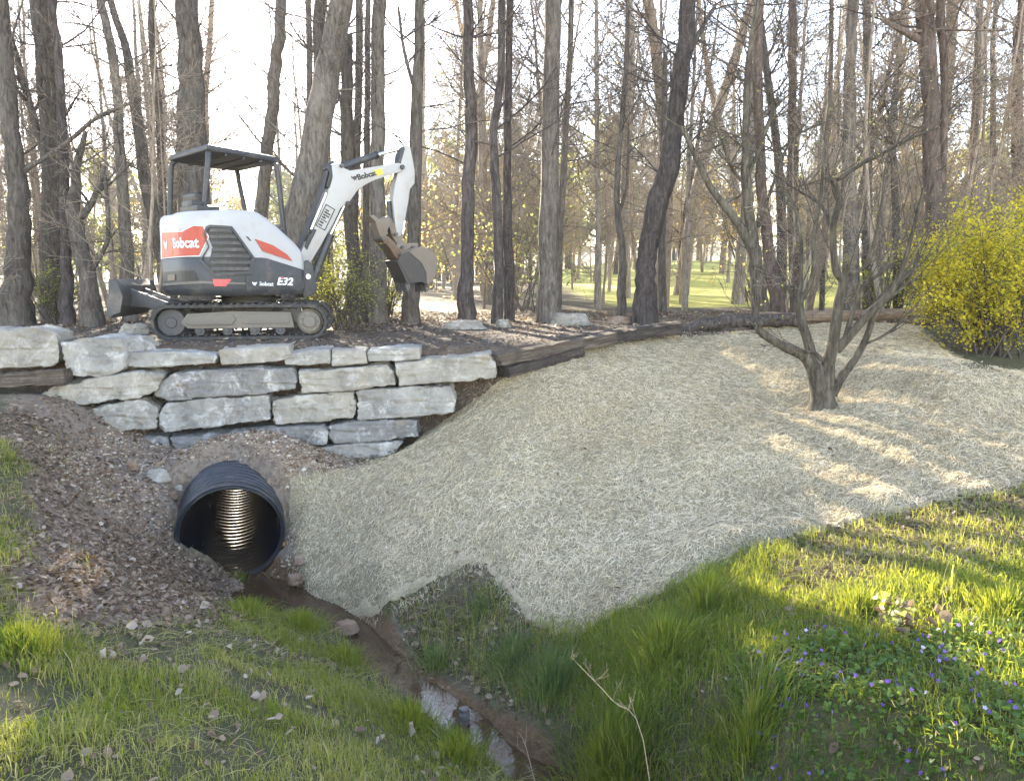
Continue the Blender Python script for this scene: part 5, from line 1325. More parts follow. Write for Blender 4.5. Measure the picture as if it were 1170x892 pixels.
TR = [
 ('bare_tree', [[(3,5,14),(8,80,16),(14,150,18),(20,220,22),(22,290,25),(20,368,34)]], 12.6, 'bark_grey', 'dark rough trunk at the far left edge with a long arching side branch', dict(limbs=[[(22,215,7),(27,196,6),(52,180,5),(79,161,5),(113,133,4),(154,116,3)]], low=6)),
 ('bare_tree', [[(50,5,26),(55,100,24),(60,200,23),(60,290,24),(64,370,28)]], 13.6, 'bark_grey', 'thick grey trunk second from the left, beside a thin black stem', dict(limbs=[[(8,28,5),(20,70,7),(34,120,8),(46,160,9),(54,190,9)]])),
 ('bare_tree', [[(60,5,9),(68,70,9),(72,140,10),(74,220,11),(76,300,12),(78,372,15)]], 12.9, 'bark_dark', 'thin nearly black trunk pressed against the thick grey one at left', {}),
 ('bare_tree', [[(98,150,6),(88,190,9),(84,235,15),(92,280,18),(102,330,20),(106,374,24)]], 12.6, 'bark_grey', 'short knobby forked trunk right of the thin black one', dict(limbs=[[(86,250,12),(100,240,8),(112,215,6),(120,190,4)],[(104,310,6),(116,290,5),(124,265,5),(120,200,4)]], H=5, nb=4, zb=2.0)),
 ('bare_tree', [[(116,5,9),(128,60,10),(135,130,11),(139,200,12),(144,280,14),(149,368,16)]], 14.0, 'bark_pale', 'straight pale grey trunk left of the dozer blade', {}),
 ('bare_tree', [[(128,5,8),(145,60,10),(152,110,12),(163,180,13),(174,245,14),(186,300,15),(192,366,18)]], 14.6, 'bark_pale', 'slightly leaning pale trunk running down behind the tail of the excavator', {}),
 ('bare_tree', [[(174,5,7),(176,80,8),(181,130,8),(186,230,9),(192,300,10),(196,368,11)]], 15.5, 'bark_grey', 'slender grey trunk just left of the broad trunk behind the canopy', {}),
 ('bare_tree', [[(215,5,25),(218,80,27),(220,150,31),(222,235,35),(224,366,40)]], 13.2, 'bark_grey', 'broad straight trunk standing behind the excavator canopy', dict(low=2)),
 ('bare_tree', [[(322,5,12),(318,50,13),(312,90,14),(313,112,14),(306,170,14),(299,245,15),(292,366,18)]], 17.5, 'bark_pale', 'sinuous pale trunk right of the canopy with a kink near its top', {}),
 ('bare_tree', [[(390,5,26),(376,80,29),(358,180,32),(342,250,34),(326,310,36),(316,366,40)]], 13.0, 'bark_pale', 'big pale trunk leaning right behind the excavator boom', dict(low=2)),
 ('bare_tree', [[(352,5,7),(354,80,7),(354,200,8),(352,366,10)]], 17.0, 'bark_pale', 'thin pale stem left of the big leaning trunk', {}),
 ('bare_tree', [[(366,5,12),(364,80,13),(368,200,14),(372,366,16)]], 16.2, 'bark_grey', 'grey trunk mostly hidden behind the big leaning trunk', {}),
 ('bare_tree', [[(397,40,12),(396,120,14),(398,200,16),(404,290,17),(409,368,20)]], 13.8, 'bark_grey', 'grey trunk crossing the leaning one right above the boom bend', dict(H=9)),
 ('bare_tree', [[(411,5,8),(408,150,9),(404,260,9),(402,366,11)]], 15.8, 'bark_grey', 'slim grey stem between boom and dipper arm', {}),
 ('bare_tree', [[(421,5,6),(419,150,7),(418,260,8),(417,366,9)]], 16.6, 'bark_grey', 'thinnest straight stem left of the trunk behind the dipper arm', {}),
 ('bare_tree', [[(433,5,15),(432,120,16),(432,250,17),(432,368,19)]], 13.4, 'bark_pale', 'straight grey trunk behind the boom tip and dipper arm', {}),
 ('bare_tree', [[(479,5,10),(477,100,13),(475,200,15),(473,290,16),(470,370,19)]], 13.3, 'bark_grey', 'straight grey trunk immediately right of the raised bucket', dict(limbs=[[(476,110,5),(462,60,4),(455,8,3)]])),
 ('bare_tree', [[(535,5,12),(536,80,13),(538,150,14),(535,230,15),(533,300,16),(533,368,19)]], 13.6, 'bark_dark', 'lone dark straight trunk midway between the bucket and the twin trunks', {}),
 ('bare_tree', [[(573,5,8),(572,90,9),(564,150,10),(566,215,11),(570,290,11),(568,370,13)]], 13.2, 'bark_dark', 'left, wavy one of the twin dark trunks in the middle', {}),
 ('bare_tree', [[(583,5,8),(580,140,9),(580,250,10),(582,369,12)]], 13.9, 'bark_dark', 'right, straight one of the twin dark trunks in the middle', {}),
 ('bare_tree', [[(633,5,19),(630,120,20),(627,240,21),(626,300,22),(627,366,27)]], 13.5, 'bark_grey', 'widest straight trunk in the middle, behind the large flat boulder', {}),
 ('bare_tree', [[(653,5,6),(648,120,7),(641,240,8),(638,300,8),(637,366,10)]], 13.9, 'bark_grey', 'thin trunk leaning against the widest straight trunk', {}),
 ('bare_tree', [[(717,5,5),(713,110,6),(706,190,7),(706,240,8),(711,290,8),(710,366,10)]], 14.0, 'bark_grey', 'slender bent tree standing alone in front of the blue sky', dict(limbs=[[(707,245,5),(716,210,3),(718,150,3)]])),
 ('bare_tree', [[(786,5,18),(780,70,20),(772,130,21),(764,190,23),(751,235,24),(741,285,23),(737,320,22),(737,366,27)]], 13.0, 'bark_dark', 'dark curving trunk leaning right beside the log end', dict(limbs=[[(778,75,6),(795,45,6),(808,22,5),(818,5,4)],[(770,110,5),(765,95,4),(760,110,3)]])),
 ('multi_stemmed_tree', [[(866,5,4),(858,50,6),(853,110,8),(852,180,10),(856,240,12),(862,290,15),(868,366,19)]], 11.9, 'bark_moss', 'dark multi-stemmed tree behind the log, its left limb reaching up', dict(limbs=[[(860,285,13),(850,266,12),(832,240,9),(812,214,8),(798,185,7),(782,152,5),(777,145,4)],[(854,200,5),(866,175,5),(882,130,4),(893,115,4)],[(856,215,4),(838,195,4),(826,165,3),(815,130,3)],[(866,260,5),(880,220,4),(905,160,3),(948,138,2)]], low=9, zb=2.2, H=7, blen=(.8, 2.0))),
 ('bare_tree', [[(868,5,9),(866,80,10),(868,150,11),(871,220,12),(879,290,13),(888,366,17)]], 12.8, 'bark_red', 'reddish brown trunk right behind the dark multi-stemmed tree', {}),
 ('bare_tree', [[(906,5,9),(905,120,10),(906,240,12),(909,366,14)]], 14.5, 'bark_red', 'straight brownish trunk left of the small tree on the slope', {}),
 ('bare_tree', [[(974,5,12),(971,100,13),(970,200,15),(971,366,19)]], 13.2, 'bark_pale', 'straight pale grey trunk directly behind the small tree on the slope', {}),
 ('bare_tree', [[(990,5,8),(992,120,9),(991,240,10),(990,366,13)]], 14.2, 'bark_grey', 'grey trunk close right of the pale one behind the small tree', {}),
 ('bare_tree', [[(1020,150,6),(1023,240,8),(1024,366,10)]], 13.5, 'bark_grey', 'short grey stem in the thicket left of the reddish trunk', dict(H=6)),
 ('bare_tree', [[(1058,5,20),(1062,100,19),(1066,200,19),(1068,366,23)],[(1074,5,10),(1079,80,9),(1077,200,9),(1076,366,11)]], 12.4, 'bark_red', 'reddish shaggy double trunk at right with a broken limb stub', dict(limbs=[[(1055,48,9),(1040,40,8),(1022,30,6),(1010,23,5)],[(1016,27,3),(1020,20,3),(1024,14,2)]])),
 ('bare_tree', [[(1120,5,8),(1116,90,9),(1112,200,10),(1110,366,12)]], 14.5, 'bark_pale', 'pale stem behind the left part of the yellow shrub', {}),
 ('bare_tree', [[(1138,5,5),(1134,100,6),(1133,366,9)]], 15.5, 'bark_pale', 'thin pale stem above the middle of the yellow shrub', {}),
 ('bare_tree', [[(1168,5,10),(1163,60,11),(1160,366,14)]], 14.8, 'bark_red', 'brownish trunk at the right edge above the yellow shrub', {}),
 ('bare_tree', [[(760,60,5),(757,200,7),(756,366,9)]], 16.5, 'bark_grey', 'thin grey stem right behind the dark curving trunk', {}),
 ('bare_tree', [[(950,5,5),(947,150,5),(938,366,6)]], 15.5, 'bark_pale', 'very thin pale stem left of the straight pale trunk behind the small tree', {}),
]
for i, (nm, st_, Y, bk, lab, kw) in enumerate(TR): front_tree(nm, st_, Y, bk, lab, 100+i, **kw)

# --- the small multi-stemmed tree on the straw slope, traced stem by stem
def slope_tree():
    rnd = random.Random(77); b = atZ(939, 466, -.6)
    for _ in range(10): b = atZ(939, 466, float(mz(b.x, b.y))-.02)
    Y = b.y
    stems = [
     [(940,470,34),(940,455,27),(936,435,24),(928,416,18),(916,405,12),(900,398,11),(884,389,10),(870,380,9),(866,373,8),(875,367,5),(890,365,4),(905,362,3)],
     [(932,430,16),(927,400,12),(921,375,10),(916,352,9),(913,340,8),(907,330,5),(899,323,4)],
     [(914,345,7),(922,328,6),(926,305,5),(924,270,5),(930,225,4),(932,170,3),(936,110,2)],
     [(913,345,6),(917,310,5),(918,270,4),(912,235,4),(900,215,3),(887,190,2)],
     [(944,440,20),(946,415,15),(950,398,13),(954,370,12),(957,345,11),(961,322,10),(953,309,9),(949,280,8),(949,257,8),(955,233,7),(952,215,7),(945,205,6)],
     [(946,206,6),(957,205,5),(970,196,5),(985,186,5),(1002,178,4),(1017,169,4),(1040,158,3),(1062,149,2)],
     [(949,262,5),(944,240,4),(935,228,3),(920,218,3)],
     [(955,400,12),(968,384,10),(985,362,9),(1000,346,8),(1012,330,6),(1022,300,5),(1030,262,4),(1040,215,3)],
     [(966,386,7),(974,360,5),(985,330,4),(1003,316,4),(1025,300,3)],
     [(950,450,14),(960,434,11),(975,415,9),(988,396,8),(997,376,7),(1003,358,7),(1012,340,6),(1030,322,4),(1052,306,3)],
     [(960,320,6),(972,312,5),(984,304,4),(994,270,3),(1000,225,3)],
     [(985,362,6),(1008,344,5),(1028,335,4),(1046,318,3),(1060,285,2)],
     [(948,420,6),(938,410,5),(928,402,4),(918,401,3)],
     [(991,392,3),(1006,385,3),(1024,372,2)],
    ]
    tr = []; br = []
    for k, px in enumerate(stems):
        P, Rr = px_path(px, Y); 
        for j, p in enumerate(P): P[j] = p+Vector((0, (0 if j == 0 else .09*math.sin(k*2.4)*j*.5), 0))
        if k == 0: P[0].z -= .08; Rr[0] *= 1.25
        s_, r_ = smooth_path(P, Rr); tr.append((s_, r_))
        for q in range(6 if k else 3):
            i = rnd.randrange(len(s_)//2, len(s_)); d = (s_[i]-s_[max(0, i-2)]).normalized(); a = rnd.uniform(0, 6.283)
            d = (d+Vector((math.cos(a), math.sin(a), .5))*.6).normalized()
            grow(rnd, s_[i], d, rnd.uniform(.35, 1.1), max(.003, min(.007, r_[i]*.4)), 0, br, 2, .15, .16, (4, 3, 0), spread=(20, 50), minr=.0016)
    # straight water shoots on the right side
    for k in range(20):
        px = rnd.choice([(1000,346),(1012,330),(1003,358),(1030,322),(985,362),(961,322),(1022,310),(985,304),(1046,318)])
        p = atY(px[0]+rnd.uniform(-8, 8), px[1]+rnd.uniform(-6, 6), Y+rnd.uniform(-.15, .25)); d = Vector((rnd.gauss(.18, .25), rnd.gauss(0, .2), 1))
        grow(rnd, p, d, rnd.uniform(.7, 1.9), .0042, 1, br, 2, .10, .07, (0, 4, 0), spread=(15, 40), minr=.0016)
    root = empty('small_slope_tree', b); tag(root, 'small bare multi-stemmed tree growing out of the straw slope', 'tree')
    loc = lambda pts: [tuple(Vector(p)-b) for p in pts]
    link('trunk', tubes_mesh('trunk', [(loc(p), r, 12) for p, r in tr]), M['bark_moss'], root)
    link('branches', tubes_mesh('branches', [(loc(p), r, s) for p, r, s in br]), M['bark_grey'], root)
    # a few opening buds
    tips = [p[-1] for p, r, s in br]; P = np.array([tuple(Vector(q)-b) for q in tips]); P = P[rng.random(len(P)) < .5]; n = len(P)
    bo = heart_leaves('buds', P, rng.uniform(.008, .016, n), rng.uniform(.4, 1, n), M['spring_leaf'], rng, 1.0, root); bo['kind'] = 'stuff'
    return root, Y
SPL = [(0, (.10, .12, .025)), (.4, (.20, .23, .045)), (.75, (.34, .33, .08)), (1, (.42, .42, .20))]
M['spring_leaf'] = tint_mat('spring_leaves', SPL, .5, (.55, .58, .08), .5, .3)
M['forsythia'] = tint_mat('forsythia_leaves', [(0, (.10, .12, .015)), (.3, (.28, .27, .025)), (.6, (.55, .46, .035)), (1, (.72, .60, .06))], .5, (.9, .76, .06), .45, .15)
M['orange_leaf'] = tint_mat('tan_leaves', [(0, (.16, .10, .035)), (.5, (.30, .20, .06)), (1, (.40, .32, .12))], .6, (.8, .6, .2), .55, .2)
M['far_leaf'] = tint_mat('far_leaves', [(0, (.06, .085, .035)), (.5, (.12, .15, .06)), (1, (.24, .25, .12))], .6, (.4, .45, .14), .55, .2)
M['pine_leaf'] = tint_mat('evergreen_needles', [(0, (.025, .05, .03)), (.6, (.05, .085, .045)), (1, (.09, .12, .06))], .6, (.2, .3, .1), .4, .2)
slope_tree()

# --- leafy shrubs
def shrub(name, loc, size, n, leaf, mat, label, seed, cat='shrub', group=None, nst=26, clumps=34, rag=.55, stem='bark_grey', zlow=.0, litstem=.008):
    r = np.random.default_rng(seed); rnd = random.Random(seed); root = empty(name, loc); tag(root, label, cat, group)
    st_ = []; tips = []
    for k in range(nst):
        a = rnd.uniform(0, 6.283); d = Vector((math.cos(a)*.6*size[0]/size[2], math.sin(a)*.6*size[1]/size[2], 1)); grow(rnd, Vector((rnd.gauss(0, .12*size[0]), rnd.gauss(0, .12*size[1]), -.05)), d, size[2]*rnd.uniform(.7, 1.15), litstem*1.6, 0, st_, 2, .03, .16, (5, 3, 0), minr=.003)
    pool = [p for pts, _, _ in st_ for p in pts[1:]]
    pool = np.array([p for p in pool if p[2] > zlow*size[2]])
    cen = pool[r.integers(0, len(pool), clumps)]; cw = r.uniform(.5, 1.4, clumps)
    ci = r.choice(clumps, n, p=cw/cw.sum()); P = cen[ci]+r.normal(0, 1, (n, 3))*(np.array(size)*.12*rag/.55)*r.uniform(.4, 1.3, (clumps, 1))[ci]
    pi_ = r.integers(0, len(pool), n); m = r.random(n) < .55; P = np.where(m[:, None], pool[pi_]+r.normal(0, .035*size[0], (n, 3)), P)
    P = P[P[:, 2] > .03]; n = len(P)
    link('stems', tubes_mesh('stems', st_), M[stem], root)
    tt_ = np.clip(r.beta(2, 2, n)+.25*(r.random(clumps)[ci[:n]]-.5), 0, 1)
    heart_leaves('foliage', P, r.uniform(.6, 1.3, n)*leaf, tt_, M[mat], r, 1.1, root)
    return root
def dup(root, loc, rz, sc, label=None):
    r_ = root.copy(); COL.objects.link(r_); r_.location = loc; r_.rotation_euler = (0, 0, rz); r_.scale = (sc, sc, sc)
    for ch in list(root.children):
        c = ch.copy(); COL.objects.link(c); c.parent = r_
    if label: r_['label'] = label
    return r_
def at_ground(u, Y):
    x = (u-PW/2)/F_PX*Y*1.0; return Vector((x, Y, float(gz(x, Y))))
shrub('forsythia_shrub', at_ground(1135, 9.6), (1.3, 1.0, 1.5), 22000, .027, 'forsythia', 'large bright yellow-green shrub at the right edge above the straw slope', 11, nst=44, clumps=95)
shrub('forsythia_shrub', at_ground(1250, 10.4), (1.2, 1.0, 2.1), 9000, .028, 'forsythia', 'taller yellow shrub partly outside the right edge', 12, nst=30, clumps=50)
shrub('leafy_bush', at_ground(392, 11.8), (.75, .6, 1.15), 2600, .024, 'spring_leaf', 'pale yellow-green bush right of the excavator tracks, under the boom', 13)
shrub('leafy_bush', at_ground(358, 12.0), (.5, .5, .8), 1200, .022, 'spring_leaf', 'small light bush just behind the front end of the track', 14)
shrub('leafy_bush', at_ground(68, 13.2), (.55, .5, .9), 1300, .022, 'spring_leaf', 'small green bush at the foot of the thin black trunk at left', 15)
shrub('leafy_bush', at_ground(440, 14.8), (.7, .6, .9), 1400, .024, 'spring_leaf', 'thin low bush behind the bucket', 16)
shrub('leafy_bush', at_ground(1010, 13.2), (.9, .6, 1.1), 2200, .024, 'spring_leaf', 'sparse green undergrowth behind the peeled log at right', 17)
BUSH_KINDS = [('spring_leaf', 'thin yellow-green sapling bush in the far undergrowth', 800, (1.6, 1.6, 2.4), .05), ('orange_leaf', 'tan-leaved sapling in the far undergrowth', 800, (1.7, 1.7, 3.4), .055), ('far_leaf', 'dull green bush in the far undergrowth', 700, (2.0, 2.0, 2.6), .06), ('pine_leaf', 'dark evergreen bush in the far undergrowth', 1000, (1.7, 1.7, 3.2), .06)]
rb = random.Random(9)
spots = []
for k in range(52):
    Y = rb.uniform(17, 46); u = rb.uniform(-60, 1240)
    if 640 < u < 1010 and Y < 40 and rb.random() < .75: continue
    if abs(pipe_st((u-PW/2)/F_PX*Y, Y)[1]) < 1.3 and Y < 36: continue
    spots.append((u, Y))
protos = []
for k, (mt, lab, n_, sz, lf) in enumerate(BUSH_KINDS): protos.append(shrub('undergrowth_bush', at_ground(*spots[k]), sz, n_, lf, mt, lab, 30+k, 'bush', lab.replace('sapling bush', 'bushes')[:40], nst=14, clumps=26, litstem=.012))
for (u, Y) in spots[4:]:
    k = rb.choices([0, 1, 2, 3], [5, 4 if u > 480 else .8, 1.2, .6 if u > 430 else .15])[0]
    dup(protos[k], at_ground(u, Y), rb.uniform(0, 6.28), rb.uniform(.6, 1.5))

# --- bare trees of the wood behind, a few kinds copied about
def wood_tree(seed, H, r, bark, label, n1, zb, Lr, loc, kids=(8, 6, 3), group=None, maxl=3):
    rnd = random.Random(seed); p = Vector((0, 0, -.15)); d = Vector((rnd.gauss(0, .04), rnd.gauss(0, .04), 1)); P = [p]; Rr = [r*1.25]; n = 11
    for i in range(1, n+1):
        d = (d+Vector((rnd.gauss(0, .05), rnd.gauss(0, .05), .1))).normalized(); p = p+d*H/n; P.append(p); Rr.append(max(.012, r*(1-.88*i/n)))
    s_, q_ = smooth_path(P, Rr, 3); br = []
    cand = [i for i in range(len(s_)) if s_[i].z > zb]
    for k in range(n1):
        i = rnd.choice(cand); a = rnd.uniform(0, 6.283); t = s_[i].z/H
        grow(rnd, s_[i], Vector((math.cos(a), math.sin(a), rnd.uniform(.1, 1.1))), rnd.uniform(*Lr)*(1.15-.8*t), max(.008, min(.03, q_[i]*.3)), 0, br, maxl-1, .11, .18, kids, minr=.0042)
    root = empty('woodland_tree', loc); tag(root, label, 'tree', group)
    link('trunk', tubes_mesh('trunk', [(s_, q_, 8)]), M[bark], root); link('branches', tubes_mesh('branches', br), M[bark], root)
    return root
WK = [(15, .15, 'bark_wood', 'tall bare spreading tree in the wood behind the road', 38, 2.5, (1.5, 3.6)),
      (17, .19, 'bark_tan', 'tall bare pale-barked tree in the wood behind the road', 34, 3.5, (1.8, 4.0)),
      (11, .08, 'bark_wood', 'slender bare young tree in the wood behind the road', 36, 1.4, (1.0, 2.6)),
      (9, .06, 'bark_tan', 'slender tan-barked young tree in the wood behind the road', 24, 1.0, (.9, 2.4)),
      (13, .12, 'bark_grey', 'tall straight bare tree in the wood behind the road', 36, 2.0, (1.4, 3.2)),
      (6, .04, 'bark_tan', 'thin bare sapling in the wood behind the road', 22, .5, (.7, 1.9))]
rw = random.Random(21); ws = []
tries = 0
while len(ws) < 122 and tries < 4000:
    tries += 1
    Y = 16.5+rw.random()**1.5*46; u = rw.uniform(-90, 1260); x = (u-PW/2)/F_PX*Y
    if u > 640 and Y < 70 and rw.random() < .5: continue
    if abs(pipe_st(x, Y)[1]) < 1.3 and Y < 45: continue
    x0 = x+.364*(Y-4)
    if -1 < x0 < 6 and Y < 48 and rw.random() < .8: continue
    if all((x-a)**2+(Y-b)**2 > 1.0 for a, b in ws): ws.append((x, Y))
wp_ = []
for k, (H, r, bk, lab, n1, zb, Lr) in enumerate(WK):
    x, Y = ws[k]; wp_.append(wood_tree(300+k, H, r, bk, lab, n1, zb, Lr, Vector((x, Y, float(gz(x, Y)))), group='bare trees of the wood behind the road'))
for (x, Y) in ws[6:]:
    k = rw.choices(range(6), [3, 2, 4, 3, 2, 4])[0]
    dup(wp_[k], Vector((x, Y, float(gz(x, Y)))), rw.uniform(0, 6.28), rw.uniform(.8, 1.2))
for k in range(34):
    Y = rw.uniform(17, 42); u = rw.uniform(350, 790); x = (u-PW/2)/F_PX*Y
    if -1.5 < x+.364*(Y-4) < 5.5: continue
    dup(wp_[rw.choice([2, 2, 3, 5, 5, 0])], Vector((x, Y, float(gz(x, Y)))), rw.uniform(0, 6.28), rw.uniform(.75, 1.2))
def bud_tree(seed, H, loc, label, mat, n=1500):
    root = wood_tree(seed, H, 0.05+.004*H, 'bark_tan', label, 46, .7, (.9, 2.5), loc, kids=(9, 6, 0), group='fine twigged trees coming into bud in the wood')
    br = [c for c in root.children if c.name.startswith('branches')][0].data
    r = np.random.default_rng(seed); co = np.empty(len(br.vertices)*3, np.float32); br.vertices.foreach_get('co', co); co = co.reshape(-1, 3)
    P = co[r.integers(0, len(co), n)]+r.normal(0, .05, (n, 3))
    heart_leaves('buds', P, r.uniform(.018, .045, n), np.clip(r.beta(2, 1.6, n), 0, 1), M[mat], r, 1.2, root)
    return root
bt = [bud_tree(501, 8, at_ground(520, 33), 'fine-twigged bare tree with yellow-green buds in the wood', 'spring_leaf'),
      bud_tree(502, 9, at_ground(800, 46), 'fine-twigged tree with golden tan buds in the wood', 'orange_leaf'),
      bud_tree(503, 7, at_ground(690, 40), 'small fine-twigged tree with golden tan buds near the meadow', 'orange_leaf', 2200)]
for k in range(62):
    u = rw.uniform(-40, 1230) if k > 30 else rw.uniform(470, 1060); Y = rw.uniform(41, 74) if (k % 3 or u < 420) else rw.uniform(22, 44); x = (u-PW/2)/F_PX*Y
    if Y < 41 and -1.5 < x+.364*(Y-4) < 5.5: continue
    dup(bt[rw.choices(range(3), [4 if u < 520 else 2, 3 if u > 520 else .7, 3 if u > 560 else .5])[0]], Vector((x, Y, float(gz(x, Y)))), rw.uniform(0, 6.28), rw.uniform(.8, 1.35))
# thicket saplings close behind the log on the right, and a few at left
for k in range(40):
    u = rw.uniform(880, 1230) if k < 27 else rw.uniform(-20, 330); Y = rw.uniform(11.9, 16); p = at_ground(u, Y)
    if abs(pipe_st(p.x, p.y)[1]) < 1.2: continue
    kk = rw.choice([3, 5, 5]); dup(wp_[kk], p, rw.uniform(0, 6.28), rw.uniform(.45, .9))

# --- far leafing trees on the rise beyond the meadow
def far_tree(seed, loc, H, Wd, mat, label, n=1700, leaf=.26, conic=False):
    r = np.random.default_rng(seed); rnd = random.Random(seed); root = empty('far_tree', loc); tag(root, label, 'tree', 'leafing trees beyond the meadow')
    br = []; pts = [Vector((0, 0, -.3))]; rad = [.22]
    for i in range(1, 8): pts.append(Vector((rnd.gauss(0, .12), rnd.gauss(0, .12), H*i/7.2))); rad.append(.22*(1-i/8))
    s_, q_ = smooth_path(pts, rad, 2)
    for k in range(22):
        i = rnd.randrange(len(s_)//5, len(s_)); a = rnd.uniform(0, 6.28); w_ = Wd*(1.1-s_[i].z/H if conic else .75)
        grow(rnd, s_[i], Vector((math.cos(a), math.sin(a), .1 if conic else .6)), w_*rnd.uniform(.5, 1), .06, 0, br, 2, .05, .2, (4, 3, 0), minr=.015)
    pool = np.array([p for pt, _, _ in br for p in pt[1:]]); P = pool[r.integers(0, len(pool), n)]+r.normal(0, .28, (n, 3))
    link('trunk', tubes_mesh('trunk', [(s_, q_, 7)]), M['bark_grey'], root); link('branches', tubes_mesh('branches', br), M['bark_grey'], root)
    heart_leaves('foliage', P, r.uniform(.5, 1.3, n)*leaf, np.clip(r.beta(2, 2, n), 0, 1), M[mat], r, 1.2, root)
    return root
FK = [('far_leaf', 'far dull green tree just coming into leaf beyond the wood', 9, 3.6, False), ('orange_leaf', 'far tan-leaved tree beyond the wood', 8, 3.2, False), ('spring_leaf', 'far yellow-green tree coming into leaf beyond the wood', 8, 3.4, False), ('pine_leaf', 'far dark evergreen beyond the wood', 11, 3.0, True)]
rf = random.Random(4); fp = []
fs_ = [(rf.uniform(-100, 1270), rf.uniform(62, 120)) for _ in range(40)]
for k, (mt, lab, H, Wd, con) in enumerate(FK): fp.append(far_tree(400+k, at_ground(*fs_[k]), H, Wd, mt, lab, conic=con))
fs_ += [(rf.uniform(470, 1200), rf.uniform(78, 128)) for _ in range(34)]
for (u, Y) in fs_[4:]: dup(fp[rf.choices(range(4), [2, 3 if u > 520 else .8, 3, .8])[0]], at_ground(u, Y), rf.uniform(0, 6.28), rf.uniform(.7, 1.4))

# --- single plants in the foreground
def stalk(name, px, Y, w, mat, lab, seed, side=5, cat='plant'):
    rnd = random.Random(seed); P = [atY(u, v, y) for (u, v), y in zip(px, Y)]; g = float(gz(P[0].x, P[0].y)); P[0].z = g-.03
    s_, r_ = smooth_path(P, [w*(1-.7*i/(len(P)-1)) for i in range(len(P))]); br = []; b = P[0]
    for k in range(side):
        i = rnd.randrange(len(s_)//4, len(s_)); grow(rnd, s_[i], Vector((rnd.gauss(0, .6), rnd.gauss(0, .4), .7)), rnd.uniform(.05, .13), w*.4, 1, br, 2, .05, .2, (0, 2, 0), minr=.0010)
    mb_ = [([tuple(p-b) for p in s_], r_, 6)]+[([tuple(Vector(p)-b) for p in pt], rr, s) for pt, rr, s in br]
    o = link(name, tubes_mesh(name, mb_), M[mat]); o.location = b; return tag(o, lab, cat)
M['dry_stalk'] = paint('dry_stalk', (.26, .20, .125), .8, 0, .3, (.3, .22, .14), 12)
stalk('dry_stalk', [(768,892),(735,845),(700,800),(664,762),(652,750)], [2.9,3.1,3.3,3.6,3.7], .0026, 'dry_stalk', 'long dry pale stalk leaning over the grass right of the creek', 1, 9)
stalk('dry_stalk', [(1080,690),(1078,665),(1086,640),(1102,628)], [3.7,3.75,3.8,3.8], .0016, 'dry_stalk', 'fine dry weed stalk on the right lawn by the withered plant', 2, 6)
stalk('dry_stalk', [(620,880),(600,850),(590,835)], [3.6,3.8,3.9], .003, 'dry_stalk', 'short dry stem leaning over the bright water at the bottom', 3, 3)
def withered():
    p = atZ(1030, 722, -1.05)
    for _ in range(8): p = atZ(1030, 722, float(gz(p.x, p.y)))
    root = empty('withered_plant', p); tag(root, 'withered broadleaf plant with curled grey-brown leaves on the right lawn', 'plant')
    r = np.random.default_rng(5); n = 34; a = r.uniform(0, 6.28, n); q = np.abs(r.normal(0, .10, n)); P = np.stack([q*np.cos(a), q*np.sin(a)*.8, .03+.14*r.random(n)*np.exp(-q*3)], 1)
    leaf_mesh('dead_foliage', P, r.uniform(.03, .075, n), r.uniform(.1, .65, n), M['dead_leaf'], r, .8, .8, root)
    n = 30; a = r.uniform(0, 6.28, n); P = np.stack([.12*np.cos(a)*r.random(n)-.05, .1*np.sin(a), .05+.12*r.random(n)], 1); heart_leaves('green_foliage', P, r.uniform(.03, .05, n), r.uniform(.5, 1, n), M['spring_leaf'], r, .8, root)
withered()
def dark_understory():   # dark shaded brush under the yellow shrub
    pass
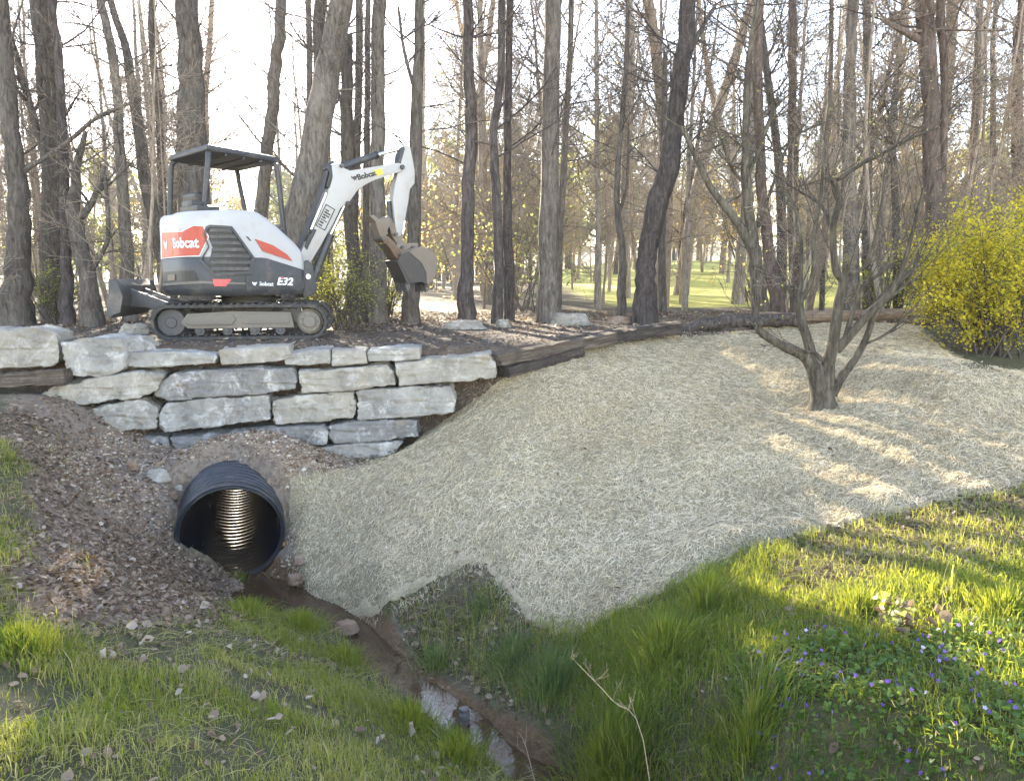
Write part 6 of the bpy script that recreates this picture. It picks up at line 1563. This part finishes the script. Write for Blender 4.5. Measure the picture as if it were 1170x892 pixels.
# ------------------------------------------------------------------ light
SUN_AZ, SUN_EL = R(-20.0), R(17.5)       # azimuth from +Y, towards -X
sd_ = Vector((math.sin(SUN_AZ)*math.cos(SUN_EL), math.cos(SUN_AZ)*math.cos(SUN_EL), math.sin(SUN_EL)))
w = bpy.data.worlds.new('World'); scene.world = w; w.use_nodes = True
nt = w.node_tree; bg = nt.nodes['Background']; sky = nt.nodes.new('ShaderNodeTexSky')
sky.sky_type = 'NISHITA'; sky.sun_disc = False; sky.sun_elevation = SUN_EL; sky.sun_rotation = SUN_AZ
sky.air_density = 1.0; sky.dust_density = .3; sky.ozone_density = .6; sky.altitude = 900
tn = nt.nodes.new('ShaderNodeMix'); tn.data_type = 'RGBA'; tn.blend_type = 'MULTIPLY'; tn.inputs[0].default_value = 1; tn.inputs[7].default_value = (1.14, .955, .87, 1)
nt.links.new(sky.outputs[0], tn.inputs[6]); nt.links.new(tn.outputs[2], bg.inputs[0]); bg.inputs[1].default_value = .15
sl = bpy.data.lights.new('sun', 'SUN'); sl.energy = 5.0; sl.angle = R(.53); sl.color = (1, .87, .68)
so = bpy.data.objects.new('sun', sl); COL.objects.link(so)
so.rotation_euler = (-sd_).to_track_quat('-Z', 'Y').to_euler(); so.location = (0, 0, 30)
vs_ = scene.view_settings; vs_.view_transform = 'Standard'; vs_.look = 'None'; vs_.gamma = 1; vs_.exposure = 3.1; vs_.use_curve_mapping = False
scene.display_settings.display_device = 'sRGB'
cy = scene.cycles
cy.use_denoising = True
try: cy.denoiser = 'OPENIMAGEDENOISE'; cy.denoising_input_passes = 'RGB_ALBEDO_NORMAL'
except Exception: pass
cy.max_bounces = 6; cy.diffuse_bounces = 3; cy.glossy_bounces = 3; cy.transmission_bounces = 4; cy.transparent_max_bounces = 8
cy.sample_clamp_indirect = 6; cy.caustics_reflective = False; cy.caustics_refractive = False
scene.render.use_persistent_data = False

# ------------------------------------------------------------------ air
hb = MB(); hb.box((0, 190, 26), (664, 505, 60.4))
hm = bpy.data.materials.new('pale_air'); hm.use_nodes = True; hn = hm.node_tree; hn.nodes.clear()
ho_ = hn.nodes.new('ShaderNodeOutputMaterial'); hv = hn.nodes.new('ShaderNodeVolumePrincipled')
hv.inputs['Color'].default_value = (.92, .94, .97, 1); hv.inputs['Density'].default_value = .0007; hv.inputs['Anisotropy'].default_value = .25
hn.links.new(hv.outputs[0], ho_.inputs['Volume'])
tag(hb.build('haze', hm), kind='stuff')
cy.volume_bounces = 0
